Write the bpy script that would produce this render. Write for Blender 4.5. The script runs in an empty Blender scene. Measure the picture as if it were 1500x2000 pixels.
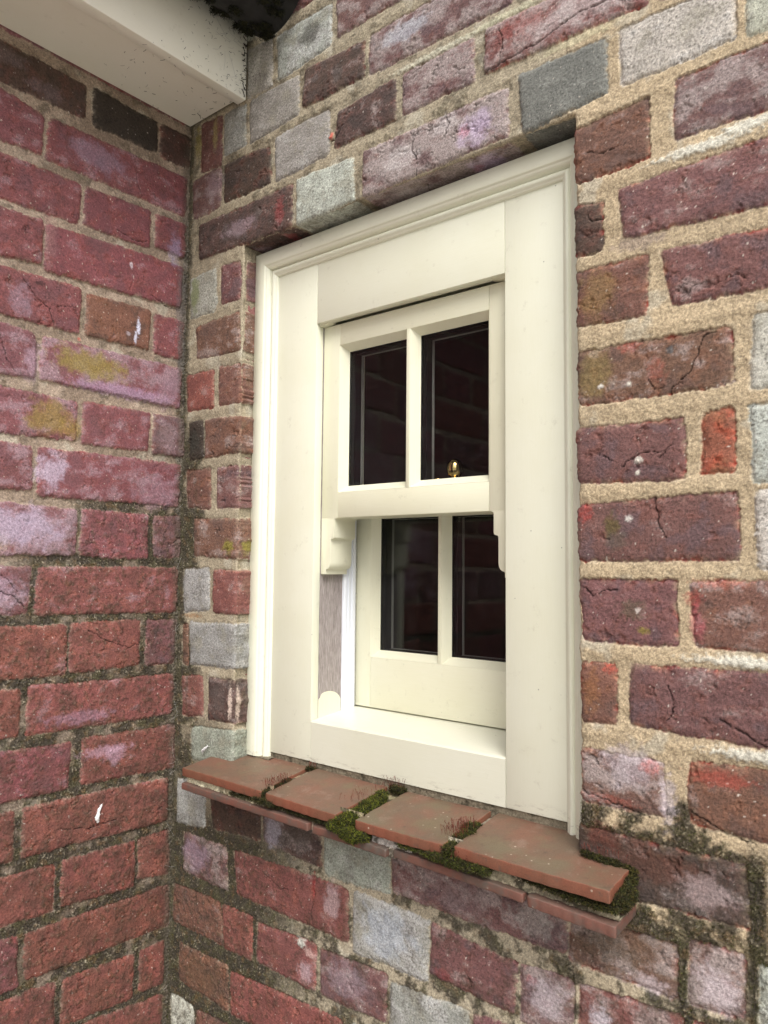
import bpy, bmesh, math, random
import numpy as np
from mathutils import Vector, Matrix, Quaternion
random.seed(7)
scene = bpy.context.scene
R = math.radians

# ------------------------------------------------------------------ camera
CAM = (0.9622, -0.6883, -0.0016)
yaw, pitch, roll = -0.6890, 0.0703, 0.0092
fwd = Vector((math.sin(yaw)*math.cos(pitch), math.cos(yaw)*math.cos(pitch), math.sin(pitch)))
rgt = Vector((math.cos(yaw), -math.sin(yaw), 0)); upv = rgt.cross(fwd)
r2 = rgt*math.cos(roll)+upv*math.sin(roll); u2 = -rgt*math.sin(roll)+upv*math.cos(roll)
camd = bpy.data.cameras.new('camera'); cam = bpy.data.objects.new('camera', camd)
scene.collection.objects.link(cam)
cam.matrix_world = Matrix(((r2.x,u2.x,-fwd.x,CAM[0]),(r2.y,u2.y,-fwd.y,CAM[1]),(r2.z,u2.z,-fwd.z,CAM[2]),(0,0,0,1)))
camd.sensor_fit = 'VERTICAL'; camd.sensor_height = 36; camd.lens = 1495.65/2000*36
camd.clip_start = 0.02; camd.clip_end = 3000
scene.camera = cam

# ------------------------------------------------------------------ light
SUN_EL, SUN_AZ = R(50), R(130)      # azimuth measured clockwise from +y
world = bpy.data.worlds.new('World'); scene.world = world; world.use_nodes = True
nt = world.node_tree; nt.nodes.clear()
sky = nt.nodes.new('ShaderNodeTexSky'); sky.sky_type = 'NISHITA'; sky.sun_disc = False
sky.sun_elevation = SUN_EL; sky.sun_rotation = SUN_AZ; sky.air_density = 1.0; sky.dust_density = 6.0; sky.ozone_density = 1.0
hs = nt.nodes.new('ShaderNodeHueSaturation'); hs.inputs['Saturation'].default_value = 0.36
bg = nt.nodes.new('ShaderNodeBackground'); bg.inputs['Strength'].default_value = 0.15
wo = nt.nodes.new('ShaderNodeOutputWorld')
nt.links.new(sky.outputs[0], hs.inputs['Color']); nt.links.new(hs.outputs[0], bg.inputs[0]); nt.links.new(bg.outputs[0], wo.inputs[0])
sl = bpy.data.lights.new('sun', 'SUN'); sl.energy = 1.5; sl.angle = R(35); sl.color = (1, .975, .93)
so = bpy.data.objects.new('sun', sl); scene.collection.objects.link(so)
sdir = Vector((math.sin(SUN_AZ)*math.cos(SUN_EL), math.cos(SUN_AZ)*math.cos(SUN_EL), math.sin(SUN_EL)))
so.rotation_euler = sdir.to_track_quat('Z', 'Y').to_euler(); so.location = sdir*20
scene.view_settings.view_transform = 'Standard'; scene.view_settings.look = 'None'
scene.view_settings.exposure = 0.40; scene.view_settings.gamma = 1.0
scene.render.engine = 'CYCLES'

# ------------------------------------------------------------------ helpers
def lin(c):
    c = np.asarray(c, float)/255.
    return np.where(c <= .04045, c/12.92, ((c+.055)/1.055)**2.4)
def link(o, parent=None):
    scene.collection.objects.link(o)
    if parent: o.parent = parent
    return o
def tag(o, label=None, cat=None, group=None, kind=None):
    if label: o['label'] = label
    if cat: o['category'] = cat
    if group: o['group'] = group
    if kind: o['kind'] = kind
    return o
def empty(name, loc=(0, 0, 0)):
    o = bpy.data.objects.new(name, None); o.location = loc; o.empty_display_size = .05
    return link(o)
def mesh_np(name, V, F, mat, col=None, smooth=True, parent=None, attrs=None):
    """V (n,3), F (m,4) quads or (m,3) tris"""
    me = bpy.data.meshes.new(name)
    V = np.ascontiguousarray(V, np.float32); F = np.ascontiguousarray(F, np.int32)
    k = F.shape[1]
    me.vertices.add(len(V)); me.vertices.foreach_set('co', V.ravel())
    me.loops.add(F.size); me.loops.foreach_set('vertex_index', F.ravel())
    me.polygons.add(len(F)); me.polygons.foreach_set('loop_start', np.arange(0, F.size, k, dtype=np.int32))
    me.polygons.foreach_set('use_smooth', np.full(len(F), smooth))
    me.update(calc_edges=True); me.validate()
    if col is not None:
        a = me.color_attributes.new('Col', 'FLOAT_COLOR', 'POINT')
        c4 = np.ones((len(V), 4), np.float32); c4[:, :col.shape[1]] = col
        a.data.foreach_set('color', c4.ravel())
    me.materials.append(mat)
    return link(bpy.data.objects.new(name, me), parent)
class MB:
    """collects boxes, prisms and tubes into ONE mesh"""
    def __init__(s): s.v = []; s.f = []
    def add(s, vs, fs):
        n = len(s.v); s.v += [tuple(v) for v in vs]; s.f += [tuple(i+n for i in f) for f in fs]; return s
    def box(s, x0, x1, y0, y1, z0, z1):
        return s.add([(x0,y0,z0),(x1,y0,z0),(x1,y1,z0),(x0,y1,z0),(x0,y0,z1),(x1,y0,z1),(x1,y1,z1),(x0,y1,z1)],
                     [(0,3,2,1),(4,5,6,7),(0,1,5,4),(1,2,6,5),(2,3,7,6),(3,0,4,7)])
    def loft(s, rings, close=False, caps=True):
        n = len(s.v); k = len(rings[0]); m = len(rings)
        for r in rings: s.v += [tuple(p) for p in r]
        for i in range(m if close else m-1):
            a = n+i*k; b = n+((i+1) % m)*k
            for j in range(k):
                s.f.append((a+j, a+(j+1) % k, b+(j+1) % k, b+j))
        if caps and not close:
            s.f.append(tuple(n+j for j in range(k))[::-1]); s.f.append(tuple(n+(m-1)*k+j for j in range(k)))
        return s
    def tube(s, pts, rad, k=5):
        rings = []
        for i, p in enumerate(pts):
            p = Vector(p); a = Vector(pts[max(0, i-1)]); b = Vector(pts[min(len(pts)-1, i+1)])
            d = (b-a).normalized(); e = d.orthogonal().normalized(); f = d.cross(e)
            r = rad[i] if hasattr(rad, '__len__') else rad
            rings.append([p+e*(r*math.cos(t))+f*(r*math.sin(t)) for t in [2*math.pi*j/k for j in range(k)]])
        return s.loft(rings)
    def build(s, name, mat, parent=None, bevel=0, seg=2, smooth=False):
        me = bpy.data.meshes.new(name)
        bm = bmesh.new()
        vs = [bm.verts.new(v) for v in s.v]
        for f in s.f:
            try: bm.faces.new([vs[i] for i in f])
            except ValueError: pass
        bmesh.ops.recalc_face_normals(bm, faces=bm.faces[:])
        if bevel:
            ed = [e for e in bm.edges if len(e.link_faces) == 2 and e.calc_face_angle(0) > R(30)]
            bmesh.ops.bevel(bm, geom=ed, offset=bevel, segments=seg, affect='EDGES', profile=.5, clamp_overlap=True)
        if smooth:
            for f in bm.faces: f.smooth = True
        elif bevel:
            for f in bm.faces: f.smooth = True
            for e in bm.edges:
                if len(e.link_faces) == 2 and e.calc_face_angle(0) > R(40): e.smooth = False
        bm.to_mesh(me); bm.free(); me.materials.append(mat)
        return link(bpy.data.objects.new(name, me), parent)

# value/gradient noise in numpy
_rng = np.random.RandomState(11)
_perm = _rng.permutation(1024)
_ang = _rng.rand(1024)*2*np.pi; _gx = np.cos(_ang).astype(np.float32); _gy = np.sin(_ang).astype(np.float32)
def perlin(x, y, seed=0):
    xi = np.floor(x).astype(np.int32); yi = np.floor(y).astype(np.int32)
    xf = (x-xi).astype(np.float32); yf = (y-yi).astype(np.float32)
    u = xf*xf*xf*(xf*(xf*6-15)+10); v = yf*yf*yf*(yf*(yf*6-15)+10)
    def g(ix, iy, dx, dy):
        h = _perm[(_perm[(ix+seed*37) & 1023]+iy) & 1023]
        return _gx[h]*dx+_gy[h]*dy
    a = g(xi, yi, xf, yf); b = g(xi+1, yi, xf-1, yf); c = g(xi, yi+1, xf, yf-1); d = g(xi+1, yi+1, xf-1, yf-1)
    return (a+(b-a)*u+(c-a)*v+(a-b-c+d)*u*v)*1.5
def fbm(x, y, s, o=4, seed=0, g=.5):
    t = 0; a = 1; n = 0
    for i in range(o):
        t = t+a*perlin(x/s+13.7*i, y/s-7.1*i, seed+i*3); n += a; a *= g; s *= .5
    return t/n*1.3
def ss(a, b, x):
    t = np.clip((x-a)/(b-a), 0, 1); return t*t*(3-2*t)

# ------------------------------------------------------------------ materials
def mat(name):
    m = bpy.data.materials.new(name); m.use_nodes = True; n = m.node_tree
    p = n.nodes['Principled BSDF']; return m, n, p
def node(n, t, **kw):
    o = n.nodes.new(t)
    for k, v in kw.items():
        if k in o.inputs: o.inputs[k].default_value = v
        else: setattr(o, k, v)
    return o
def mix(n, fac, a, b, typ='MIX'):
    m = n.nodes.new('ShaderNodeMix'); m.data_type = 'RGBA'; m.blend_type = typ
    for s, v in ((m.inputs[0], fac), (m.inputs[6], a), (m.inputs[7], b)):
        if isinstance(v, bpy.types.NodeSocket): n.links.new(v, s)
        else: s.default_value = v if isinstance(v, (int, float)) else (*v, 1)[:4]
    return m.outputs[2]
def ramp(n, src, a, b):
    r = n.nodes.new('ShaderNodeMapRange'); r.interpolation_type = 'SMOOTHSTEP'
    n.links.new(src, r.inputs[0]); r.inputs[1].default_value = a; r.inputs[2].default_value = b; return r.outputs[0]
def masonry_material(name, rough=.82, relief=1.):
    m, n, p = mat(name)
    at = node(n, 'ShaderNodeVertexColor', layer_name='Col')
    g = node(n, 'ShaderNodeNewGeometry')
    n1 = node(n, 'ShaderNodeTexNoise', Scale=1500., Detail=3., Roughness=.7)
    n2 = node(n, 'ShaderNodeTexNoise', Scale=420., Detail=4., Roughness=.65)
    n.links.new(g.outputs['Position'], n1.inputs['Vector']); n.links.new(g.outputs['Position'], n2.inputs['Vector'])
    a = n.nodes.new('ShaderNodeMapRange'); n.links.new(n1.outputs[0], a.inputs[0])
    a.inputs[1].default_value = .3; a.inputs[2].default_value = .7; a.inputs[3].default_value = .55; a.inputs[4].default_value = 1.5
    b = n.nodes.new('ShaderNodeMapRange'); n.links.new(n2.outputs[0], b.inputs[0])
    b.inputs[1].default_value = .3; b.inputs[2].default_value = .7; b.inputs[3].default_value = .66; b.inputs[4].default_value = 1.38
    mu = node(n, 'ShaderNodeMath', operation='MULTIPLY'); n.links.new(a.outputs[0], mu.inputs[0]); n.links.new(b.outputs[0], mu.inputs[1])
    vm = node(n, 'ShaderNodeVectorMath', operation='SCALE'); n.links.new(at.outputs['Color'], vm.inputs[0]); n.links.new(mu.outputs[0], vm.inputs['Scale'])
    n.links.new(vm.outputs[0], p.inputs['Base Color'])
    p.inputs['Roughness'].default_value = rough; p.inputs['Specular IOR Level'].default_value = .35
    bp = node(n, 'ShaderNodeBump', Strength=.6*relief, Distance=.0013); n.links.new(n2.outputs[0], bp.inputs['Height'])
    bp2 = node(n, 'ShaderNodeBump', Strength=.6*relief, Distance=.0005); n.links.new(n1.outputs[0], bp2.inputs['Height'])
    n.links.new(bp.outputs[0], bp2.inputs['Normal']); n.links.new(bp2.outputs[0], p.inputs['Normal'])
    return m
def paint_material(name, col, rough=.38, grain=(0, 0, 1), speck=.6, bump=.12, dirt=.4):
    m, n, p = mat(name)
    g = node(n, 'ShaderNodeNewGeometry')
    mp = node(n, 'ShaderNodeMapping'); n.links.new(g.outputs['Position'], mp.inputs[0])
    mp.inputs['Scale'].default_value = tuple(40 if q else 900 for q in grain)
    s = node(n, 'ShaderNodeTexNoise', Scale=1., Detail=4., Roughness=.6); n.links.new(mp.outputs[0], s.inputs['Vector'])
    l = node(n, 'ShaderNodeTexNoise', Scale=9., Detail=5., Roughness=.6); n.links.new(g.outputs['Position'], l.inputs['Vector'])
    v = node(n, 'ShaderNodeTexVoronoi', Scale=62.); n.links.new(g.outputs['Position'], v.inputs['Vector'])
    v2 = node(n, 'ShaderNodeTexNoise', Scale=30., Detail=2.); n.links.new(g.outputs['Position'], v2.inputs['Vector'])
    c = mix(n, ramp(n, l.outputs[0], .35, .75), col, tuple(x*y for x, y in zip(col, (.965, .96, .93))))
    c = mix(n, .08, c, s.outputs[0], 'OVERLAY')
    # tiny fly specks
    a = ramp(n, v.outputs['Distance'], .055, .035)
    bb = ramp(n, v2.outputs[0], .60-.12*speck, .64-.12*speck)
    mu = node(n, 'ShaderNodeMath', operation='MULTIPLY'); n.links.new(a, mu.inputs[0]); n.links.new(bb, mu.inputs[1])
    mu2 = node(n, 'ShaderNodeMath', operation='MULTIPLY'); n.links.new(mu.outputs[0], mu2.inputs[0]); mu2.inputs[1].default_value = speck
    c = mix(n, mu2.outputs[0], c, (.05, .045, .035))
    d = node(n, 'ShaderNodeTexNoise', Scale=55., Detail=8., Roughness=.75); n.links.new(g.outputs['Position'], d.inputs['Vector'])
    dm = node(n, 'ShaderNodeMath', operation='MULTIPLY'); n.links.new(ramp(n, d.outputs[0], .57, .80), dm.inputs[0]); dm.inputs[1].default_value = dirt
    c = mix(n, dm.outputs[0], c, (.30, .27, .19))
    sx = node(n, 'ShaderNodeSeparateXYZ'); n.links.new(g.outputs['Position'], sx.inputs[0])
    mp2 = node(n, 'ShaderNodeMapping'); n.links.new(g.outputs['Position'], mp2.inputs[0]); mp2.inputs['Scale'].default_value = (60, 60, 260)
    sc = node(n, 'ShaderNodeTexNoise', Scale=1., Detail=7., Roughness=.75); n.links.new(mp2.outputs[0], sc.inputs['Vector'])
    lo = node(n, 'ShaderNodeMath', operation='MULTIPLY'); n.links.new(ramp(n, sc.outputs[0], .52, .66), lo.inputs[0]); n.links.new(ramp(n, sx.outputs[2], -.240, -.262), lo.inputs[1])
    c = mix(n, lo.outputs[0], c, (.36, .34, .27))
    n.links.new(c, p.inputs['Base Color']); p.inputs['Roughness'].default_value = rough
    bp = node(n, 'ShaderNodeBump', Strength=bump, Distance=.0006); n.links.new(s.outputs[0], bp.inputs['Height'])
    bp2 = node(n, 'ShaderNodeBump', Strength=.15, Distance=.004); n.links.new(l.outputs[0], bp2.inputs['Height']); n.links.new(bp.outputs[0], bp2.inputs['Normal'])
    n.links.new(bp2.outputs[0], p.inputs['Normal'])
    return m
def plain(name, col, rough=.6, metal=0, noise=0, scale=200., bump=0):
    m, n, p = mat(name)
    p.inputs['Roughness'].default_value = rough; p.inputs['Metallic'].default_value = metal
    g = node(n, 'ShaderNodeNewGeometry')
    t = node(n, 'ShaderNodeTexNoise', Scale=scale, Detail=5., Roughness=.65); n.links.new(g.outputs['Position'], t.inputs['Vector'])
    c = mix(n, ramp(n, t.outputs[0], .3, .7), tuple(x*(1-noise) for x in col), tuple(min(1, x*(1+noise)) for x in col))
    n.links.new(c, p.inputs['Base Color'])
    if bump:
        bp = node(n, 'ShaderNodeBump', Strength=bump, Distance=.001); n.links.new(t.outputs[0], bp.inputs['Height']); n.links.new(bp.outputs[0], p.inputs['Normal'])
    return m
def vcol_material(name, rough=.8, spec=.3, trans=0.):
    m, n, p = mat(name)
    at = node(n, 'ShaderNodeVertexColor', layer_name='Col'); n.links.new(at.outputs[0], p.inputs['Base Color'])
    p.inputs['Roughness'].default_value = rough; p.inputs['Specular IOR Level'].default_value = spec
    if trans: p.inputs['Subsurface Weight'].default_value = trans; p.inputs['Subsurface Radius'].default_value = (.001, .002, .0005)
    return m
CREAM = (.765, .77, .64)
M = {}
M['brick'] = masonry_material('weathered brick and mortar'); M['brick_smooth'] = masonry_material('smoother maroon brick and mortar', .58, .6)
M['paint_v'] = paint_material('cream paint upright', CREAM)
M['paint_h'] = paint_material('cream paint level', CREAM, grain=(1, 0, 0))
M['paint_sash_v'] = paint_material('sash paint upright', (.725, .715, .565), speck=.2)
M['paint_sash_h'] = paint_material('sash paint level', (.725, .715, .565), grain=(1, 0, 0), speck=.2)
M['paint_sill'] = paint_material('sill paint', (.69, .69, .58), grain=(1, 0, 0), rough=.3, speck=.9, dirt=.3)
M['fascia'] = paint_material('fascia paint', (.85, .84, .75), grain=(0, 1, 0), speck=1., dirt=.6)
M['soffit'] = paint_material('soffit board', (.80, .78, .69), grain=(0, 1, 0), speck=.8, bump=.15, dirt=.4)
M['black'] = plain('black glazing seal', (.012, .013, .016), .45)
M['grey_bar'] = plain('grey spacer bar', (.30, .29, .27), .5)
M['pvc'] = plain('white plastic strip', (.74, .77, .84), .3)
M['brush'] = plain('grey brush pile', (.42, .42, .40), .9, noise=.35, scale=900.)
M['brass'] = plain('polished brass', (.80, .58, .25), .12, 1)
M['dark'] = plain('room plaster with shade in colour', (.03, .03, .032), .9, noise=.2, scale=4.)  # near-black: the shade of the unlit interior is put into the colour
M['gutter'] = plain('black gutter', (.010, .010, .010), .7, noise=.5, scale=60., bump=.4)
M['web'] = plain('cobweb silk', (.5, .5, .48), .7)
M['cocoon'] = plain('white silk cocoon', (.75, .75, .75), .8, noise=.12, scale=900., bump=.6)
M['moss'] = vcol_material('moss leaves', .75, .25)
M['bed'] = masonry_material('bedding mortar')
def wood_material():
    m, n, p = mat('bare grey wood')
    g = node(n, 'ShaderNodeNewGeometry')
    mp = node(n, 'ShaderNodeMapping'); n.links.new(g.outputs['Position'], mp.inputs[0]); mp.inputs['Scale'].default_value = (900, 900, 70)
    s = node(n, 'ShaderNodeTexNoise', Scale=1., Detail=6., Roughness=.7); n.links.new(mp.outputs[0], s.inputs['Vector'])
    c = mix(n, ramp(n, s.outputs[0], .3, .72), (.19, .155, .15), (.44, .40, .385))
    n.links.new(c, p.inputs['Base Color']); p.inputs['Roughness'].default_value = .75
    bp = node(n, 'ShaderNodeBump', Strength=.4, Distance=.0005); n.links.new(s.outputs[0], bp.inputs['Height']); n.links.new(bp.outputs[0], p.inputs['Normal'])
    return m
M['wood'] = wood_material()
def tile_material(lower=False):
    m, n, p = mat('grimy clay tile' if lower else 'clay tile')
    g = node(n, 'ShaderNodeNewGeometry'); P = g.outputs['Position']
    oi = node(n, 'ShaderNodeObjectInfo')
    big = node(n, 'ShaderNodeTexNoise', Scale=22., Detail=5., Roughness=.6); n.links.new(P, big.inputs['Vector'])
    fine = node(n, 'ShaderNodeTexNoise', Scale=900., Detail=3.); n.links.new(P, fine.inputs['Vector'])
    sp = node(n, 'ShaderNodeTexVoronoi', Scale=110.); n.links.new(P, sp.inputs['Vector'])
    msk = node(n, 'ShaderNodeTexNoise', Scale=18., Detail=4.); n.links.new(P, msk.inputs['Vector'])
    c = mix(n, ramp(n, big.outputs[0], .32, .68), (.18, .070, .042), (.115, .076, .047))
    grn = mix(n, ramp(n, msk.outputs[0], .5, .72), c, (.13, .105, .06))
    # weathered film only on faces turned up
    sep = node(n, 'ShaderNodeSeparateXYZ'); n.links.new(g.outputs['Normal'], sep.inputs[0])
    c = mix(n, ramp(n, sep.outputs[2], .6, .9), c, grn)
    c = mix(n, ramp(n, sep.outputs[2], .6, .9), mix(n, .45, c, (.21, .058, .032)), mix(n, .3, c, (.155, .115, .085)))
    a = ramp(n, sp.outputs['Distance'], .16, .08); b = ramp(n, msk.outputs[0], .52, .60)
    mu = node(n, 'ShaderNodeMath', operation='MULTIPLY'); n.links.new(a, mu.inputs[0]); n.links.new(b, mu.inputs[1])
    c = mix(n, mu.outputs[0], c, (.42, .36, .29))
    d = node(n, 'ShaderNodeTexNoise', Scale=75., Detail=6., Roughness=.7); n.links.new(P, d.inputs['Vector'])
    c = mix(n, ramp(n, d.outputs[0], .56, .74), c, (.085, .058, .042))
    st = node(n, 'ShaderNodeTexNoise', Scale=34., Detail=8., Roughness=.72); n.links.new(P, st.inputs['Vector'])
    up = ramp(n, sep.outputs[2], .5, .9)
    s1 = node(n, 'ShaderNodeMath', operation='MULTIPLY'); n.links.new(ramp(n, st.outputs[0], .52, .66), s1.inputs[0]); n.links.new(up, s1.inputs[1])
    s1b = node(n, 'ShaderNodeMath', operation='MULTIPLY'); n.links.new(s1.outputs[0], s1b.inputs[0]); s1b.inputs[1].default_value = .55
    c = mix(n, s1b.outputs[0], c, (.15, .115, .065))
    s2 = node(n, 'ShaderNodeMath', operation='MULTIPLY'); n.links.new(ramp(n, st.outputs[0], .46, .32), s2.inputs[0]); n.links.new(up, s2.inputs[1])
    s2b = node(n, 'ShaderNodeMath', operation='MULTIPLY'); n.links.new(s2.outputs[0], s2b.inputs[0]); s2b.inputs[1].default_value = .5
    c = mix(n, s2b.outputs[0], c, (.24, .165, .125))
    c = mix(n, .4, c, fine.outputs[0], 'OVERLAY')
    if lower:
        c = mix(n, ramp(n, st.outputs[0], .42, .62), mix(n, .45, c, (.13, .07, .065)), (.095, .075, .062))
    n.links.new(c, p.inputs['Base Color']); p.inputs['Roughness'].default_value = .55
    bp = node(n, 'ShaderNodeBump', Strength=.35, Distance=.0006); n.links.new(fine.outputs[0], bp.inputs['Height'])
    bp2 = node(n, 'ShaderNodeBump', Strength=.5, Distance=.003); n.links.new(big.outputs[0], bp2.inputs['Height']); n.links.new(bp.outputs[0], bp2.inputs['Normal'])
    n.links.new(bp2.outputs[0], p.inputs['Normal'])
    return m
M['tile'] = tile_material(); M['tile_low'] = tile_material(True)
def glass_material():
    m, n, p = mat('window glass')
    p.inputs['Base Color'].default_value = (.93, .96, .95, 1); p.inputs['Roughness'].default_value = .0
    p.inputs['Transmission Weight'].default_value = 1; p.inputs['IOR'].default_value = 1.32
    return m
M['glass'] = glass_material()

# ------------------------------------------------------------------ brick walls
# bricks: four corners (u,z) in millimetres from the corner of the two walls, kind, bloom
LB=[
(302,658,171,655,171,608,299,600,"D",0.15),
(160,659,59,655,58,608,159,604,"K",0),
(51,657,1,659,-0,609,51,606,"D",0),
(311,597,228,584,228,532,308,524,"M",0.45),
(220,585,5,592,4,530,223,528,"M",0.5),
(307,511,173,513,176,457,305,453,"M",0.35),
(166,514,64,516,65,461,168,460,"M",0.15),
(55,516,4,519,4,465,55,467,"M",0.3),
(304,443,224,444,224,387,301,380,"M",0.4),
(219,441,6,450,9,387,219,380,"M",0.25),
(301,366,168,370,169,308,298,308,"M",0.35),
(159,366,60,368,62,310,159,309,"B",0.1),
(53,365,2,366,3,309,52,307,"M",0.3),
(298,296,229,293,226,236,295,231,"M",0.5),
(218,292,4,293,5,233,220,235,"M",0.65),
(294,220,167,213,167,163,291,157,"M",0.5),
(159,217,55,217,56,161,158,159,"M",0.35),
(49,217,-5,216,-5,159,49,159,"P",0.4),
(291,149,226,146,224,92,288,83,"M",0.5),
(217,146,2,147,2,85,216,84,"M",0.45),
(288,73,163,69,163,10,285,6,"M",0.75),
(155,71,54,69,53,6,155,9,"M",0.3),
(44,67,-0,70,-2,9,42,9,"P",0.3),
(284,-4,221,-7,223,-65,282,-67,"M",0.6),
(212,-8,2,-8,3,-72,214,-67,"R",0.25),
(281,-79,171,-83,170,-146,278,-143,"R",0.25),
(166,-81,61,-82,60,-144,164,-146,"R",0.15),
(50,-81,2,-83,3,-148,50,-145,"P",0.2),
(278,-155,229,-159,228,-217,275,-214,"R",0.2),
(217,-157,4,-162,4,-220,218,-217,"R",0.35),
(274,-230,158,-236,160,-294,272,-291,"M",0.3),
(143,-234,-9,-237,-9,-298,142,-294,"R",0.25),
(271,-303,230,-307,229,-367,268,-363,"R",0.05),
(219,-307,6,-312,6,-371,218,-365,"R",0.1),
(268,-381,174,-386,174,-444,265,-437,"R",0.05),
(165,-385,60,-388,59,-448,164,-442,"R",0.1),
(53,-387,4,-386,3,-448,52,-442,"R",0.05),
(265,-450,219,-460,217,-521,262,-513,"M",0.2),
(209,-460,1,-464,-1,-521,207,-517,"R",0),
(261,-526,168,-534,167,-587,259,-573,"R",0),
(158,-535,55,-542,55,-600,158,-591,"R",0.05),
(45,-540,7,-541,7,-600,44,-595,"R",0),
(258,-589,171,-599,169,-656,256,-640,"R",0),
(161,-601,7,-614,7,-673,159,-657,"R",0),
]
WB=[
(129,744,183,739,185,667,132,669,"G",0.2),
(190,736,298,735,296,677,195,670,"G",0.5),
(306,747,479,749,480,684,308,682,"P",0.5),
(24,672,74,667,75,590,25,592,"P",0.2),
(79,666,128,664,129,600,81,600,"G",0.1),
(136,664,239,662,238,606,138,599,"G",0.2),
(249,665,355,658,354,609,245,611,"D",0.3),
(363,660,567,665,567,605,363,608,"P",0.6),
(7,586,75,588,75,525,10,524,"P",0.4),
(83,588,181,581,185,526,83,528,"D",0.1),
(193,589,294,590,297,529,195,525,"G",0.35),
(311,581,406,587,408,533,306,533,"D",0.35),
(418,587,518,589,519,537,416,535,"P",0.7),
(534,590,714,589,713,532,530,539,"R",0.6),
(25,511,228,511,229,453,28,457,"D",0.3),
(236,515,337,511,341,454,237,449,"W",0),
(355,511,561,513,561,458,354,453,"P",0.8),
(573,520,673,518,673,460,577,453,"S",0),
(685,520,790,518,790,463,685,462,"W",0.3),
(800,518,854,517,852,464,799,461,"W",0.1),
(633,436,713,443,713,381,635,379,"B",0.2),
(737,449,852,449,850,388,734,390,"P",0.55),
(5,431,69,435,72,370,10,369,"G",0.1),
(79,434,123,432,125,375,81,377,"P",0.3),
(634,358,666,356,666,304,635,305,"D",0.1),
(681,361,850,368,848,304,685,310,"P",0.25),
(23,353,125,358,127,301,28,304,"B",0.35),
(637,289,710,290,708,231,637,234,"B",0.1),
(720,290,835,285,834,235,730,235,"P",0.2),
(3,284,69,283,71,225,8,228,"R",0.1),
(80,286,128,282,130,225,83,227,"B",0.25),
(636,210,781,208,782,157,637,156,"B",0.3),
(798,214,839,212,837,148,793,150,"W",0.2),
(15,211,48,210,52,153,18,152,"K",0.1),
(52,210,131,207,132,155,54,151,"B",0.3),
(635,134,739,133,740,77,636,80,"P",0.1),
(754,135,782,136,782,80,753,80,"O",0),
(793,138,837,136,835,70,794,70,"W",0.2),
(10,138,67,138,69,77,14,83,"B",0.2),
(82,138,129,136,131,77,83,78,"P",0.4),
(636,59,783,65,784,6,637,4,"P",0.15),
(796,65,835,65,833,-9,796,-1,"W",0.3),
(32,64,130,62,132,6,34,10,"B",0.35),
(637,-11,731,-11,731,-71,640,-71,"P",0.1),
(741,-12,833,-9,831,-73,745,-69,"B",0.4),
(12,-8,71,-6,71,-68,13,-73,"G",0.2),
(80,-10,135,-11,135,-70,81,-69,"R",0.25),
(638,-92,674,-90,674,-146,639,-148,"B",0),
(687,-89,831,-86,829,-148,686,-144,"P",0.2),
(11,-88,24,-87,27,-149,13,-147,"B",0.1),
(28,-85,133,-83,136,-144,33,-146,"G",0.2),
(637,-170,717,-172,718,-221,639,-221,"B",0.65),
(737,-167,831,-161,829,-226,738,-220,"B",0.15),
(13,-165,61,-160,64,-218,16,-221,"R",0.4),
(75,-160,136,-161,135,-219,75,-220,"D",0.4),
(633,-242,783,-243,785,-295,633,-300,"D",0.3),
(39,-234,135,-228,137,-276,41,-280,"G",0.2),
(799,-246,828,-246,827,-299,801,-296,"W",0.2),
(10,-312,75,-307,76,-368,11,-373,"G",0.3),
(84,-311,189,-311,190,-360,93,-366,"D",0.1),
(195,-311,298,-311,299,-367,196,-359,"D",0.5),
(305,-312,409,-317,406,-368,305,-372,"G",0.3),
(411,-313,622,-323,621,-366,411,-365,"P",0.5),
(626,-329,726,-323,725,-371,623,-372,"B",0.55),
(735,-316,780,-316,779,-368,733,-372,"B",0.7),
(790,-318,826,-319,825,-365,789,-368,"W",0.2),
(29,-383,125,-383,127,-439,29,-437,"P",0.5),
(140,-383,345,-380,346,-440,146,-439,"R",0.15),
(354,-378,462,-381,461,-445,352,-448,"G",0.6),
(465,-381,570,-390,564,-441,463,-436,"P",0.25),
(573,-390,628,-386,627,-434,572,-445,"P",0.6),
(633,-387,732,-381,731,-432,632,-433,"R",0.5),
(737,-382,781,-377,780,-423,736,-432,"P",0.5),
(8,-460,112,-458,121,-514,8,-513,"B",0.15),
(116,-459,179,-458,180,-514,123,-516,"R",0.1),
(189,-461,295,-456,294,-514,189,-512,"R",0.25),
(301,-459,404,-455,403,-508,302,-513,"P",0.4),
(409,-460,514,-455,514,-507,408,-511,"G",0.5),
(519,-455,639,-450,638,-493,519,-505,"P",0.3),
(26,-536,132,-534,135,-593,26,-589,"B",0),
(137,-539,339,-529,340,-590,139,-593,"R",0.05),
(352,-527,424,-522,424,-577,353,-585,"G",0.3),
(8,-612,60,-613,65,-660,10,-659,"W",0),
(67,-612,184,-604,186,-663,70,-674,"B",0.2),
]
PAL = dict(M=(122, 73, 77), R=(122, 75, 69), B=(112, 80, 68), D=(84, 64, 57), K=(56, 48, 41), P=(111, 77, 75), G=(149, 149, 142),
           S=(114, 116, 110), W=(184, 185, 176), O=(136, 88, 68))
XL, XR, ZT, ZB = 131., 636., 452., -300.      # opening
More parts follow.
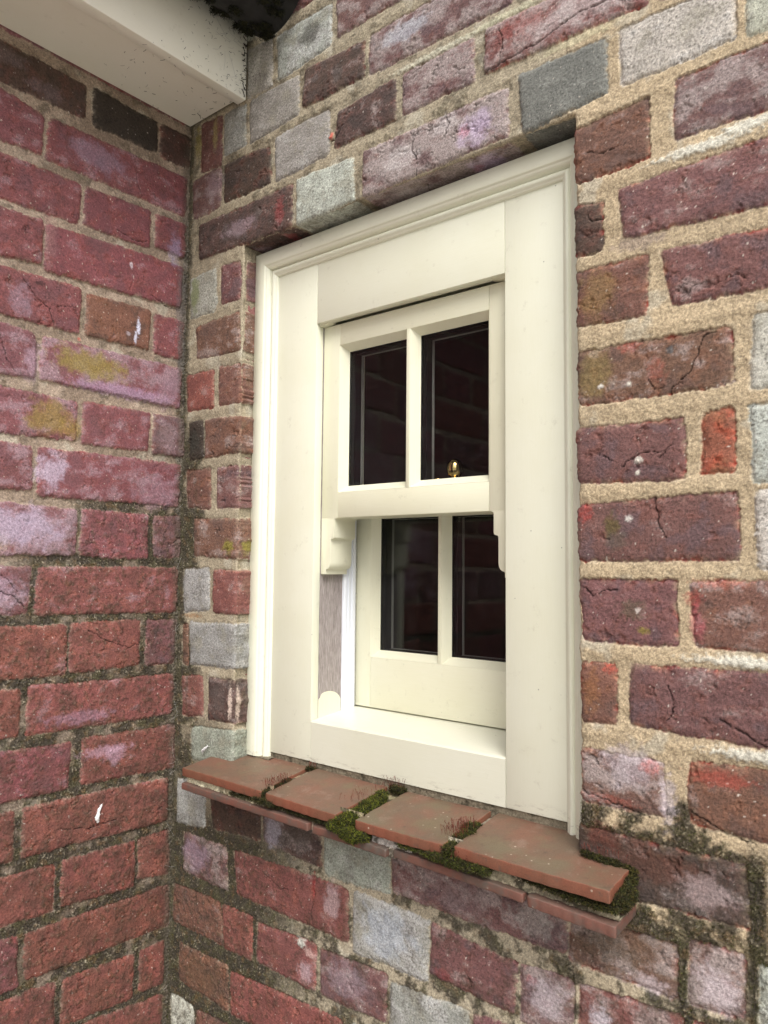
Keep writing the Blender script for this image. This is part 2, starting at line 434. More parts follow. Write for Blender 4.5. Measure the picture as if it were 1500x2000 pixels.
def complete(bricks, cut, longer):
    """give bricks that the survey saw only in part their full length"""
    out = []
    for b in bricks:
        b = list(b); us_ = b[0:8:2]
        if max(us_) >= cut:
            u0 = min(us_); L = 213 if longer(u0) else 102; far = [i for i in range(4) if us_[i]-u0 > 40]
            for i in far:
                near = min((j for j in range(4) if j not in far), key=lambda j: abs(b[2*j+1]-b[2*i+1]))
                t = (u0+L-b[2*near])/(b[2*i]-b[2*near]); b[2*i+1] = b[2*near+1]+(b[2*i+1]-b[2*near+1])*min(t, 1.4); b[2*i] = u0+L
        out.append(tuple(b))
    return out
LB = complete(LB, 255, lambda u: u < 190); WB = complete(WB, 824, lambda u: u < 770)
def fill_rows(bricks, u_end, rows, kinds, seed, skip=None):
    """carry the courses on beyond the surveyed bricks"""
    rnd = random.Random(seed); out = []
    boxes = [(min(b[0:8:2]), max(b[0:8:2]), sum(b[1:8:2])/4) for b in bricks]
    for k in rows:
        zc = 561.-75.3*k if skip != 'L' else 556.-75.0*k
        have = [b for b in boxes if abs(b[2]-zc) < 34]
        u = max([b[1] for b in have])+10 if have else 6+rnd.choice((0, 52))
        hd = k % 2
        while u < u_end:
            L = 103 if hd else 215; L += rnd.uniform(-3, 3); hd = 1-hd
            j = lambda: rnd.uniform(-1.5, 1.5)
            z1, z0 = zc+32, zc-32
            out.append((u+j(), z1+j(), u+L+j(), z1+j(), u+L+j(), z0+j(), u+j(), z0+j(), rnd.choice(kinds), rnd.uniform(.1, .5)))
            u += L+10
    return out
def band(z, a, b, s=12.):
    return ss(a-s, a+s, z)*(1-ss(b-s, b+s, z))
def field(U, Z, bricks, wall):
    """height (mm, outward) and colour of the wall at every (u,z)"""
    U = U.astype(np.float32); Z = Z.astype(np.float32)
    sd0 = 100 if wall == 'L' else 300
    w1 = fbm(U, Z, 24, 3, sd0+1); w2 = fbm(U, Z, 24, 3, sd0+2); w3 = fbm(U, Z, 5, 3, sd0+3); w4 = fbm(U, Z, 5, 3, sd0+4)
    w5 = fbm(U, Z, 2.6, 2, sd0+12, .7)
    Uw = U+1.7*w1+1.5*w3+.7*w5; Zw = Z+1.7*w2+1.5*w4-.7*w5
    fine = fbm(U, Z, 3.2, 3, sd0+5, .7); med = fbm(U, Z, 14, 4, sd0+6, .6); big = fbm(U, Z, 70, 4, sd0+7); big2 = fbm(U, Z, 45, 4, sd0+8)
    gr = np.random.RandomState(sd0).rand(*U.shape).astype(np.float32)
    # where moss and dirt sit
    n = fbm(U, Z, 30, 5, sd0+9, .65)
    if wall == 'L':
        moss = ss(190, 50, Z+U*.35-30+n*80)*ss(330, 190, U+np.clip(Z, -200, 100)*.7)
        moss = np.maximum(moss, ss(-40, -160, Z+n*60))
        moss = np.maximum(moss, .55*ss(.05, .4, n)*ss(60, 200, Z))
        moss = np.maximum(moss, ss(16, 2, U+n*8)*ss(560, 480, Z))
        moss = np.maximum(moss, .35*ss(60, 10, U)*ss(480, 380, Z))
        pale = ss(.1, .5, fbm(U, Z, 55, 3, sd0+10)+.25)*.9
        moss = np.clip(moss*(1-.45*pale*ss(-.15, .25, fbm(U, Z, 22, 4, sd0+15)))*.95, 0, 1)
        mc = np.array([lin((160, 143, 128)), lin((132, 116, 102))])
    else:
        low = ss(-320, -375, Z)
        moss = low*ss(330, 180, U+n*70)*.95
        moss = np.maximum(moss, low*.85*ss(-.1, .25, n+.05))
        moss = np.maximum(moss, band(Z, -262, -190, 14)*ss(600, 640, U)*ss(810, 770, U+n*40)*.9*ss(-.35, .05, n-(Z+228)*.012))
        moss = np.maximum(moss, band(Z, -330, -285, 10)*ss(640, 690, U)*ss(.0-.4, .1, n)*.9)
        moss = np.maximum(moss, band(Z, -440, -310, 14)*ss(715, 728, U+n*8)*ss(748, 737, U)*.95)
        moss = np.maximum(moss, band(Z, -440, -230, 14)*ss(777, 785, U+n*6)*ss(806, 794, U)*.95)
        moss = np.maximum(moss, ss(60, 38, U+n*24)*ss(230, 170, Z)*(1-ss(.2, .5, big))*.9)
        moss = np.maximum(moss, ss(15, 2, U+n*8)*.9)
        moss = np.maximum(moss, .6*ss(420, 260, U)*ss(480, 600, Z)*ss(-.1, .3, n))
        moss = np.maximum(moss, .5*ss(620, 560, U)*ss(440, 470, Z)*ss(.0, .35, n))
        moss = np.maximum(moss, band(Z, -262, -215, 6)*ss(132, 90, U)*.4)
        moss = np.clip(moss, 0, 1)
        t = ss(560, 640, U)[..., None]
        mc = None
    z0j = 606.5 if wall == 'W' else 601.6; ph = (z0j-Z)/75.2+.0; ph = (ph-np.round(ph))*75.2   # below joint centre positive
    # mortar
    if wall == 'L':
        C = mc[0]*(1-ss(-.3, .3, big)[..., None])+mc[1]*ss(-.3, .3, big)[..., None]
        Hm = -3.4+.9*med+.5*fine+1.0*big
    else:
        a = lin((172, 155, 128)); b = lin((152, 142, 122)); c = lin((154, 145, 126))
        right = ss(600, 660, U)[..., None]; lowl = ss(-300, -360, Z)[..., None]
        C = a*right+b*(1-right); C = C*(1-.7*lowl)+c*.7*lowl
        C = C*(1+.16*big[..., None])
        Hm = np.where(right[..., 0] > .5, -1.5, -2.7)+.9*med+.45*fine+.8*big
    gs = ss(.35, .6, fbm(U, Z, 2.2, 2, sd0+13)+.25*med)
    C = C*(1+.34*(gr-.5)+.18*fine+.16*med-.24*gs)[..., None]
    Hm = Hm+np.clip(ph/8., -1.2, 1.2)*.8*ss(22, 11, np.abs(ph))
    wl = ss(.28, .55, big2)[..., None]*.55
    C = C*(1-wl)+lin((172, 167, 152))*wl*(1+.1*fine)[..., None]
    H = Hm.copy(); Mk = np.zeros_like(U)
    us = U[0]; zs = Z[:, 0]; asc = zs[1] > zs[0]
    for bi, b in enumerate(bricks):
        q = np.array(b[:8], float).reshape(4, 2); kind = b[8]; haze = b[9]
        u0, u1 = q[:, 0].min()-8, q[:, 0].max()+8; z0, z1 = q[:, 1].min()-8, q[:, 1].max()+8
        i0, i1 = np.searchsorted(us, (u0, u1)); j0, j1 = np.searchsorted(zs, (z0, z1))
        if i1 <= i0 or j1 <= j0: continue
        S = (slice(j0, j1), slice(i0, i1))
        rn = np.random.RandomState(bi+sd0*7); uu = Uw[S]; zz = Zw[S]
        c0 = q.mean(0); ar = 0.
        if wall == 'L' and not -70 < c0[1] < 300: haze = haze*.65
        for i in range(4): ar += q[i, 0]*q[(i+1) % 4, 1]-q[(i+1) % 4, 0]*q[i, 1]
        if ar < 0: q = q[::-1]
        k = 1.9; acc = 0; dmx = -1e9
        for i in range(4):
            p0 = q[i]; p1 = q[(i+1) % 4]; e = p1-p0; L = np.hypot(*e); nx, nz = e[1]/L, -e[0]/L
            bow = rn.uniform(-1, 1)*1.1
            tt = np.clip(((uu-p0[0])*e[0]+(zz-p0[1])*e[1])/L/L, 0, 1)
            d = (uu-p0[0])*nx+(zz-p0[1])*nz - bow*np.sin(tt*np.pi)
            acc = acc+np.exp(np.clip(d, -60, 30)/k)
        sd = k*np.log(acc)+(-.3 if c0[0] > 600 else -.9 if wall == 'W' else -1.3)
        m = ss(.8, -.8, sd)
        u_, z_ = U[S], Z[S]
        ox, oz = rn.uniform(0, 900, 2)
        st = fbm(u_+ox, (z_+oz)*2.2+.25*u_, 36, 5, bi % 50+400, .6)      # drag marks
        bl = fbm(u_+ox, z_+oz, 34, 5, bi % 50+500, .6)
        bl2 = fbm(u_-ox, z_-oz, 20, 5, bi % 50+600, .62)
        sp = fbm(u_+ox, z_+oz, 2.6, 2, bi % 50+700)
        # creases: thin ridged lines in patches
        cr = 1-np.abs(fbm(u_+ox+6*bl, (z_+oz)*1.7+.5*u_, 26, 4, bi % 50+800, .55))*7
        cr = np.clip(cr, 0, 1)**2*ss(.0, .35, bl2)
        cr2 = np.clip(1-np.abs(fbm(u_-ox, (z_+oz)*1.2, 10, 3, bi % 50+900, .6))*6, 0, 1)**2*ss(.05, .4, -bl)
        crk = np.clip(cr+.6*cr2, 0, 1)*rn.choice((.25, .6, 1.))
        smooth_k = kind in 'GSW'
        if smooth_k: crk *= .25
        hb = rn.uniform(-.9, 1.1)+ (u_-c0[0])*rn.uniform(-.006, .006)+(z_-c0[1])*rn.uniform(-.012, .012)
        sdc = np.minimum(sd, 0)
        h = hb-2.6*np.exp(sdc/1.8)-.9*np.exp(sdc/7.)+(.5*st+.35*bl2)*(0.5 if smooth_k else 1.)+.34*fine[S]+.2*sp-1.7*crk
        # spalls
        spl = ss(.33, .42, bl2+.25*np.exp(sdc/9.)-.12)*(0 if smooth_k else 1)
        h = h-1.3*spl
        if wall == 'L': h = hb+(h-hb)*.72
        base = lin(PAL[kind])*np.exp(rn.uniform(-.10, .10))
        tint = np.exp(rn.uniform(-.06, .06, 3)); base = base*tint
        c = base*(np.exp(.30*bl+.26*st+.2*bl2+.13*fine[S]+.10*sp))[..., None]
        if kind in 'MRPBDO':
            alt = lin({'M': (132, 72, 68), 'R': (134, 80, 67), 'P': (112, 72, 64), 'B': (122, 82, 62), 'D': (98, 62, 53), 'O': (166, 76, 52)}[kind])
            t = (ss(-.05, .35, bl2)*.55)[..., None]; c = c*(1-t)+alt*t
            alt2 = lin({'M': (116, 78, 84), 'R': (114, 70, 66), 'P': (100, 82, 86), 'B': (96, 76, 70), 'D': (62, 54, 52), 'O': (148, 100, 74)}[kind])
            t = (ss(.05, .4, -bl)*.6)[..., None]; c = c*(1-t)+alt2*t
        hz = lin((152, 132, 142)) if wall == 'L' else lin((158, 149, 147))
        if smooth_k: hz = lin((178, 178, 178))
        f = ss(.42-haze*.95, .78-haze*.75, .55*bl+.45*st+.30*bl2+.12*sp+.10)*(.35+.5*haze)*ss(0, .12, haze+.02)
        f = np.clip(f+ .10*haze, 0, .9)[..., None]
        c = c*(1-f)+hz*f*(1+.15*sp)[..., None]
        # pits, salt specks
        c = c*(1-.55*ss(.42, .6, sp*.9+.25*bl)[..., None])
        wsp = (ss(.66, .74, fbm(u_+oz, z_+ox, 4.0, 3, bi % 50+950)+.14*bl)*.75)[..., None]
        c = c*(1-wsp)+lin((205, 196, 186))*wsp
        c = c*(1-.5*np.clip(crk*1.2, 0, 1)[..., None])
        if kind == 'D' or kind == 'K':
            f = ss(-.05, .35, bl+.5*fine[S])[..., None]*.6; c = c*(1-f)+lin((48, 42, 38))*f
        if kind in 'GW':
            f = ss(.05, .45, bl2+.8*sp+(.2 if c0[1] > 560 else 0))[..., None]*.5; c = c*(1-f)+lin((96, 92, 84))*f
            f = ss(.1, .5, -bl)[..., None]*.35; c = c*(1-f)+lin((150, 146, 128))*f
        # freshly broken rims: raw red clay; mostly by the repointed joints
        rim = np.exp(sdc/1.5)
        if kind in 'MRPBDO':
            s_ = .75 if (wall == 'W' and c0[0] > 600) else .25
            if kind == 'O': s_ = 1.; rim = np.exp(sdc/2.6)
            f = (ss(.02, .3, bl2*.8+.35*med[S]+.02)*rim*s_)[..., None]
            f = np.clip(f*1.3, 0, .9); c = c*(1-f)+lin((172, 66, 56))*f
        # mortar smears over the rim
        f = (np.clip(np.exp(sdc/1.7)*ss(-.1, .3, med[S]+.4*w3[S]), 0, 1)*.75)[..., None]
        c = c*(1-f)+C[S]*f
        cb = (np.exp(-np.clip(sd, 0, 50)/1.4)*ss(-.15, .25, med[S]+.5*fine[S])*(.5 if c0[0] > 600 else .3))[..., None]*(sd > -1)[..., None]
        C[S] = C[S]*(1-cb)+lin((190, 178, 156))*cb; H[S] += .5*cb[..., 0]*(1-m)
        mm = m[..., None]
        C[S] = C[S]*(1-mm)+c*mm; H[S] = H[S]*(1-m)+h*m; Mk[S] = np.maximum(Mk[S], m)
    # moss and lichen in the joints, creeping onto the bricks
    creep = np.clip((1-Mk)+.75*ss(.15, .6, fbm(U, Z, 8, 4, sd0+20, .6)+.25*moss)*ss(.5, .95, moss)*.7, 0, 1)
    mv = fbm(U, Z, 6, 4, sd0+21, .75); mv2 = fbm(U, Z, 2.4, 2, sd0+22)
    a = np.clip(moss*creep*ss(-.75, -.15, mv+.6*moss-.1), 0, 1)
    dark = lin((48, 43, 35)); grn = lin((62, 59, 40)); br = lin((84, 66, 42)); pl = lin((146, 138, 120))
    t1 = ss(-.1, .4, fbm(U, Z, 16, 4, sd0+23))[..., None]; t2 = ss(.15, .5, fbm(U, Z, 12, 3, sd0+24))[..., None]*.7
    mcol = dark*(1-t1)+grn*t1; mcol = mcol*(1-t2)+br*t2
    t3 = (ss(.25, .7, .6*mv2+.6*mv+.5*med)*.6)[..., None]; mcol = mcol*(1-t3)+pl*t3
    mcol = mcol*(1+.8*(gr-.5)[..., None]+.5*mv2[..., None])
    A = a[..., None]; C = C*(1-A)+mcol*A
    H = H+a*(1.0+1.5*np.abs(mv)+.9*mv2+.5*(gr-.5))
    # dirt wash over low brickwork
    if wall == 'L':
        fl = (.30*ss(-80, -300, Z)*Mk*ss(-.5, .3, n+.3*med))[..., None]; C = C*(1-fl)+lin((74, 56, 47))*fl
    film = (.34*moss*Mk*ss(-.2, .4, n))[..., None]; C = C*(1-film)+lin((62, 52, 42))*film
    return H, np.clip(C, .004, .9), Mk, a, n, fine, med
def spots(C, U, Z, H, lst, sd):
    for (u, z, ru, rz, col, al, dh) in lst:
        d = np.sqrt(((U-u)/ru)**2+((Z-z)/rz)**2)
        i = np.where(d < 1.9)
        if not len(i[0]): continue
        a = ss(1.15, .45, d[i]+.75*fbm(U[i], Z[i], max(4, min(ru, rz)*.9), 5, sd+int(abs(u)) % 60, .7))*al
        if col[1] < 100 and col[0]-col[2] > 60 and al > .5: a = a*(.55+.45*ss(-.3, .2, fbm(U[i], Z[i], 4, 3, sd+7)))*.62
        C[i] = C[i]*(1-a[:, None])+lin(col)*a[:, None]*(1+.25*fbm(U[i], Z[i], 3, 2, sd+5))[:, None]
        H[i] += dh*a
def cracks(C, H, U, Z, lst, sd):
    for pts, w in lst:
        dmin = np.full(U.shape, 1e9, np.float32)
        us = U[0]; zs = Z[:, 0]; P = np.array(pts, float)
        i0, i1 = np.searchsorted(us, (P[:, 0].min()-9, P[:, 0].max()+9)); j0, j1 = np.searchsorted(zs, (P[:, 1].min()-9, P[:, 1].max()+9))
        if i1 <= i0 or j1 <= j0: continue
        S = (slice(j0, j1), slice(i0, i1)); u = U[S]+2.2*fbm(U[S], Z[S], 9, 3, sd); z = Z[S]+2.2*fbm(U[S], Z[S], 9, 3, sd+9)
        dm = np.full(u.shape, 1e9)
        for a, b in zip(P[:-1], P[1:]):
            e = b-a; t = np.clip(((u-a[0])*e[0]+(z-a[1])*e[1])/(e@e), 0, 1)
            dm = np.minimum(dm, np.hypot(u-a[0]-t*e[0], z-a[1]-t*e[1]))
        w = w*(.55+.6*ss(-.4, .3, fbm(U[S], Z[S], 7, 2, sd+3))); k = ss(w+.3, w*.1, dm); H[S] -= 2.2*k; C[S] = C[S]*(1-.72*k[..., None])
def axis(parts):
    out = []
    for a, b, s in parts:
        n = max(1, int(round((b-a)/s))); out.append(np.linspace(a, b, n, endpoint=False))
    out.append([parts[-1][1]]); return np.concatenate(out)
def grid_faces(nz, nu, keep=None, flip=False):
    i = np.arange(nz*nu).reshape(nz, nu)
    a, b, c, d = i[:-1, :-1], i[:-1, 1:], i[1:, 1:], i[1:, :-1]
    F = np.stack([a, b, c, d] if not flip else [a, d, c, b], -1).reshape(-1, 4)
    if keep is not None: F = F[keep.ravel()]
    return F
FINE = 1.0
# ---- left wall (plane x = 0), u runs from the corner towards the viewer
TUFT = []
def tufts_from(V, a, nrm, cnt, seed, lim=None):
    rn = np.random.RandomState(seed); w = np.clip(a.ravel()-.35, 0, 1)**1.3
    w = w*(np.ones_like(w) if lim is None else lim.ravel()); i = rn.choice(len(w), cnt, p=w/w.sum()); TUFT.append((V[i], np.array(nrm, float)))
def left_wall():
    us = axis([(-14, 300, FINE), (300, 340, 1.5), (340, 760, 3.), (760, 1900, 10.)])
    zs = axis([(-1500, -720, 9.), (-720, 700, 1.05), (700, 1000, 9.)])
    U, Z = np.meshgrid(us, zs)
    br = LB+fill_rows(LB, 1950, range(-6, 28), 'MMRRPB', 5, 'L')
    H, C, Mk, moss, n, fine, med = field(U, Z, br, 'L')
    alg = (136, 122, 62)
    spots(C, U, Z, H, [(150, 268, 60, 22, alg, .75, 0), (205, 188, 32, 26, (132, 112, 64), .8, 0), (175, 178, 18, 16, (140, 118, 60), .6, 0),
        (272, 22, 28, 18, (150, 130, 110), .6, 0), (240, 42, 60, 26, (172, 160, 184), .55, 0), (200, 118, 22, 24, (178, 164, 184), .7, 0),
        (268, -36, 42, 22, (168, 150, 168), .5, 0), (150, 560, 50, 22, (140, 122, 142), .5, 0), (100, 240, 90, 10, (160, 132, 160), .6, 0),
        (80, 338, 3.2, 15, (205, 205, 225), .95, .5), (84, 322, 2.6, 10, (205, 205, 225), .9, .4), (96, 325, 4, 3, (190, 180, 190), .6, 0),
        (95, 425, 3, 6, (200, 190, 200), .7, 0), (250, 330, 16, 22, (150, 130, 145), .5, 0), (290, 640, 40, 14, (110, 96, 96), .5, 0),
        (228, 620, 30, 12, (112, 96, 98), .5, 0), (110, -255, 40, 8, (165, 135, 150), .55, 0), (95, -262, 18, 14, (170, 140, 158), .5, 0),
        (145, -205, 50, 10, (150, 120, 140), .4, 0), (230, 256, 14, 26, (168, 142, 158), .6, 0), (22, 470, 12, 26, (150, 140, 170), .45, 0),
        (28, 252, 22, 26, (146, 120, 134), .45, 0), (26, 190, 22, 28, (128, 110, 112), .5, 0), (40, 100, 38, 26, (148, 120, 132), .5, 0),
        (8, 400, 10, 60, (104, 96, 100), .5, 0), (6, 320, 8, 50, (96, 92, 92), .6, 0), (225, 360, 8, 4, (60, 40, 42), .8, 0),
        (168, 300, 3, 3, (215, 90, 80), .9, 0), (215, 425, 10, 50, (150, 110, 110), .35, 0)], 2100)
    cracks(C, H, U, Z, [([(100, 585), (92, 566), (88, 548), (80, 533)], .5), ([(250, 362), (230, 340), (212, 330), (205, 312)], .5),
        ([(200, 335), (180, 342), (172, 330)], .4), ([(120, 470), (90, 463), (70, 468)], .7), ([(60, 408-18), (30, 396-14), (10, 398-16)], .5),
        ([(280, -20), (262, -36), (240, -44), (228, -58)], .55), ([(264, -14), (250, -22), (236, -38)], .4),
        ([(140, -90), (115, -106), (80, -118), (62, -116)], .45),
        ([(175, -342), (130, -352), (90, -350)], .45), ([(275, 288), (262, 250), (250, 238)], .4)], 2200)
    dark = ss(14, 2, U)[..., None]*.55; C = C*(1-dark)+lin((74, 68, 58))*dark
    H = H+ss(8, -4, U)*2.5*(1+fine)
    V = np.stack([H/1000, -U/1000, Z/1000], -1).reshape(-1, 3)
    tufts_from(V, moss, (1, 0, 0), 7000, 1, ((U < 330) & (Z > -700)).astype(float))
    return V, grid_faces(len(zs), len(us), flip=True), C.reshape(-1, 3)
def box_np(x0, x1, y0, y1, z0, z1):
    V = np.array([(x0,y0,z0),(x1,y0,z0),(x1,y1,z0),(x0,y1,z0),(x0,y0,z1),(x1,y0,z1),(x1,y1,z1),(x0,y1,z1)], float)
    F = np.array([(0,3,2,1),(4,5,6,7),(0,1,5,4),(1,2,6,5),(2,3,7,6),(3,0,4,7)]); return V, F
def join(chunks):
    Vs, Fs, Cs, n = [], [], [], 0
    for V, F, C in chunks:
        Vs.append(V); Fs.append(F+n); Cs.append(C); n += len(V)
    return np.concatenate(Vs), np.concatenate(Fs), np.concatenate(Cs)
def boxc(*a, col=(120, 80, 76)):
    V, F = box_np(*a); return V, F, np.tile(lin(col), (8, 1))
lw = join([left_wall(), boxc(-.225, -.012, -1.9, .0, -1.5, 1.0)])
left = mesh_np('brick_wall', *lw[:2], M['brick_smooth'], lw[2])
left['kind'] = 'thing'; tag(left, 'maroon brick wall on the left, running under the cream soffit board, with dark mossy joints', 'wall')

# ---- window wall (plane y = 0)
def window_wall():
    us = axis([(-14, XL, FINE), (XL, XR, FINE*1.15), (XR, 870, FINE), (870, 1200, 4.), (1200, 2600, 12.)])
    zs = axis([(-1500, -700, 9.), (-700, ZB, 1.05), (ZB, ZT, 1.05), (ZT, 780, 1.05), (780, 1400, 9.)])
    U, Z = np.meshgrid(us, zs)
    br = WB+fill_rows(WB, 2650, range(-10, 28), 'PPBRWGP', 9)
    br = [b for b in br if not (b[8] and min(b[0:8:2]) > 140 and max(b[0:8:2]) < 640 and -300 < sum(b[1:8:2])/4 < 440)]
    H, C, Mk, moss, n, fine, med = field(U, Z, br, 'W')
    pal = (196, 194, 182)
    spots(C, U, Z, H, [(760, 375, 48, 6, pal, .9, 1.8), (800, 382, 30, 6, pal, .9, 1.5), (790, -79, 55, 5.5, pal, .9, 1.6), (800, -155, 55, 6, pal, .9, 1.6),
        (640, 530, 50, 6, (186, 180, 150), .6, 1), (470, 592, 80, 4.5, (190, 188, 170), .7, 1), (560, 594, 60, 5, (188, 186, 160), .6, 1),
        (22, 405, 12, 30, (116, 124, 84), .75, 0), (114, 22, 12, 12, (128, 122, 52), .8, 0), (35, -76, 24, 4, (140, 92, 44), .8, 0),
        (30, 178, 14, 24, (54, 52, 46), .8, 0), (300, 552, 4, 5, (205, 110, 96), .95, 2.5), (205, 480, 10, 22, (140, 56, 58), .5, 0),
        (60, 642, 7, 30, (150, 140, 92), .6, 0), (18, 640, 8, 30, (130, 118, 66), .7, 0), (258, 712, 22, 20, (66, 64, 60), .6, 0),
        (415, 480, 30, 16, (196, 190, 190), .5, 0), (520, 480, 26, 20, (188, 172, 198), .6, 0), (480, 500, 22, 12, (186, 178, 178), .5, 0), (505, 482, 9, 8, (170, 84, 88), .7, 0),
        (420, 640, 40, 14, (176, 182, 192), .5, 0), (580, 572, 30, 14, (152, 74, 68), .55, 0), (640, 558, 60, 16, (194, 184, 184), .45, 0),
        (660, 262, 24, 28, (132, 112, 66), .4, 0), (655, 185, 20, 26, (130, 116, 70), .5, 0), (715, 178, 10, 14, (150, 70, 60), .6, 0), (690, 205, 14, 6, (160, 64, 56), .6, 0),
        (690, 170, 3, 3, (200, 196, 186), .9, .4), (662, 172, 3.5, 3, (196, 192, 186), .9, .4), (728, 196, 4, 4, (84, 86, 88), .8, 0),
        (698, 98, 4, 4, (205, 200, 190), .9, .5), (697, 86, 2.5, 3, (205, 200, 190), .9, .3), (672, 38, 9, 12, (86, 78, 44), .75, 0), (676, 24, 12, 10, (84, 80, 70), .5, 0),
        (688, 44, 4, 3.5, (200, 196, 190), .9, .4), (645, 52, 8, 12, (166, 60, 52), .8, 0), (640, -35, 3, 3, (60, 40, 40), .6, 0), (690, -40, 16, 10, (84, 78, 62), .6, 0), (700, -58, 6, 4, (128, 116, 56), .8, 0),
        (695, -40, 3, 3, (196, 186, 180), .8, .3), (745, -28, 9, 8, (176, 66, 66), .75, 0), (747, -50, 8, 16, (168, 84, 96), .5, 0), (765, -14, 26, 5, (178, 84, 62), .6, 0),
        (650, -118, 10, 22, (140, 96, 60), .5, 0), (668, -95, 8, 5, (178, 66, 52), .8, 0), (686, -180, 28, 20, (168, 158, 164), .6, 0), (704, -178, 10, 8, (186, 78, 66), .7, 0), (668, -214, 30, 5, (160, 76, 62), .7, 0),
        (720, -205, 8, 26, (172, 162, 168), .6, 0), (765, -178, 28, 8, (160, 70, 60), .5, 0), (700, 555-250, 30, 10, (120, 106, 110), .4, 0),
        (700, -262, 50, 20, (84, 50, 38), .5, 0), (750, -275, 26, 16, (168, 150, 150), .5, 0), (660, -248, 16, 14, (90, 46, 36), .6, 0),
        (660, -345, 30, 18, (78, 68, 54), .55, 0), (690, -335, 24, 18, (90, 70, 54), .5, 0), (700, -365, 20, 8, (186, 172, 176), .6, 0), (757, -350, 18, 22, (190, 178, 184), .55, 0),
        (600, -412, 22, 22, (178, 168, 174), .6, 0), (585, -400, 8, 5, (150, 60, 66), .6, 0), (655, -410, 12, 12, (184, 178, 186), .7, .4), (480, -430, 12, 7, (134, 50, 52), .7, 0),
        (590, -345, 30, 16, (150, 146, 142), .55, 0), (500, -345, 40, 18, (128, 112, 112), .5, 0), (215, -340, 16, 26, (158, 154, 166), .6, 0), (262, -336, 26, 18, (80, 72, 66), .7, 0),
        (320, -400, 14, 26, (176, 156, 158), .55, .3), (290, -388, 3, 16, (150, 30, 40), .8, 0), (405, -410, 44, 26, (172, 182, 196), .45, 0), (278, -494, 14, 12, (178, 158, 164), .6, 0),
        (270, -462, 10, 6, (176, 178, 170), .9, 1.5), (285, -470, 10, 6, (186, 156, 150), .7, .8), (345, -482, 34, 20, (152, 140, 150), .4, 0), (60, -410, 34, 24, (150, 130, 146), .5, 0),
        (100, -190, 18, 26, (96, 86, 82), .5, 0), (124, -192, 4, 26, (196, 178, 166), .9, .8), (80, -565, 50, 26, (96, 74, 56), .5, 0),
        (102, 680-120, 30, 16, (60, 52, 50), .5, 0), (120, 480, 40, 14, (150, 132, 140), .5, 0), (60, 560, 22, 30, (140, 122, 130), .4, 0)], 3100)
    cracks(C, H, U, Z, [([(428, 510), (436, 500), (432, 488), (440, 474), (438, 455)], .8), ([(436, 500), (442, 512)], .5),
        ([(757, 204), (751, 185), (744, 172), (730, 162), (728, 155)], .7), ([(757, 204), (768, 205)], .9), ([(707, 172), (714, 162), (724, 163)], .4),
        ([(712, 63), (714, 46), (716, 34), (722, 26)], .6), ([(680, 92), (700, 104), (716, 103)], .4), ([(716, 98), (728, 108)], .5), ([(660, 106), (676, 98)], .4),
        ([(765, -128), (782, -136), (798, -146), (815, -148)], 1.0), ([(798, -140), (812, -128), (828, -132)], .7), ([(722, -105), (728, -120), (720, -136)], .4),
        ([(641, -20), (652, -28), (666, -22), (676, -22)], .7), ([(650, 345), (655, 335), (668, 338)], .4), ([(300, 545), (312, 548), (322, 558)], .9),
        ([(552, 582), (556, 560), (550, 540)], .6), ([(480, 512), (486, 498), (478, 486)], .5), ([(650, 408), (668, 402), (690, 404)], .5),
        ([(288, -380), (292, -400), (286, -420), (290, -440)], .6), ([(58, -458), (64, -480), (60, -512)], .5), ([(200, -395), (230, -408), (260, -404)], .35),
        ([(82, -400), (100, -408), (124, -404)], .5), ([(735, -405), (760, -412), (775, -408)], .5), ([(643, -272), (660, -285), (690, -296)], .5),
        ([(640, -210), (670, -216), (704, -222)], .7), ([(740, -210), (770, -222), (790, -226)], .6), ([(15, 160), (30, 200)], .4), ([(530, 540), (600, 545), (640, 556), (700, 553)], .8)], 3200)
    # arris round the opening: worn and uneven
    dx = np.where(U < XL+.01, XL-U, np.where(U > XR-.01, U-XR, 0)); dz = np.where(Z > ZT-.01, Z-ZT, np.where(Z < ZB+.01, ZB-Z, 0))
    D = np.hypot(np.clip(dx, 0, None), np.clip(dz, 0, None))
    wv = fbm(U, Z, 22, 3, 3301); wv2 = fbm(U, Z, 6, 3, 3302)
    H = H-2.8*np.exp(-D/1.8)
    push = ((1-Mk)*2.8+1.8*wv+.8*wv2-1.2)*np.exp(-D/6.)
    inz = ((Z > ZB) & (Z < ZT+.01)).astype(float); inx = ((U > XL-.01) & (U < XR+.01)).astype(float)
    Ux = U+np.where(U < XL+.01, -push, push)*inz*np.where((U < XL+.01) | (U > XR-.01), 1, 0)
    Zx = Z+np.where(Z > ZT-.01, push*.6, -push*.6)*inx*np.where((Z > ZT-.01) | (Z < ZB+.01), 1, 0)
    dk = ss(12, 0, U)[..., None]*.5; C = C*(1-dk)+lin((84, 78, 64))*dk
    P = np.stack([Ux/1000, -H/1000, Zx/1000], -1)
    tufts_from(P.reshape(-1, 3), moss, (0, -1, 0), 14000, 2, ((U < 860) & (Z > -700) & (Z < 300) & ~((U > XL) & (U < XR) & (Z > ZB))).astype(float)*(1+3*(U > 600)))
    uc = (us[:-1]+us[1:])/2; zc = (zs[:-1]+zs[1:])/2
    hole = ((uc > XL) & (uc < XR))[None, :] & ((zc > ZB) & (zc < ZT))[:, None]
    chunks = [(P.reshape(-1, 3), grid_faces(len(zs), len(us), ~hole), C.reshape(-1, 3))]
    # reveals
    iL = np.argmin(abs(us-XL)); iR = np.argmin(abs(us-XR)); jT = np.argmin(abs(zs-ZT)); jB = np.argmin(abs(zs-ZB))
    ds = axis([(0, 66, 1.3)])
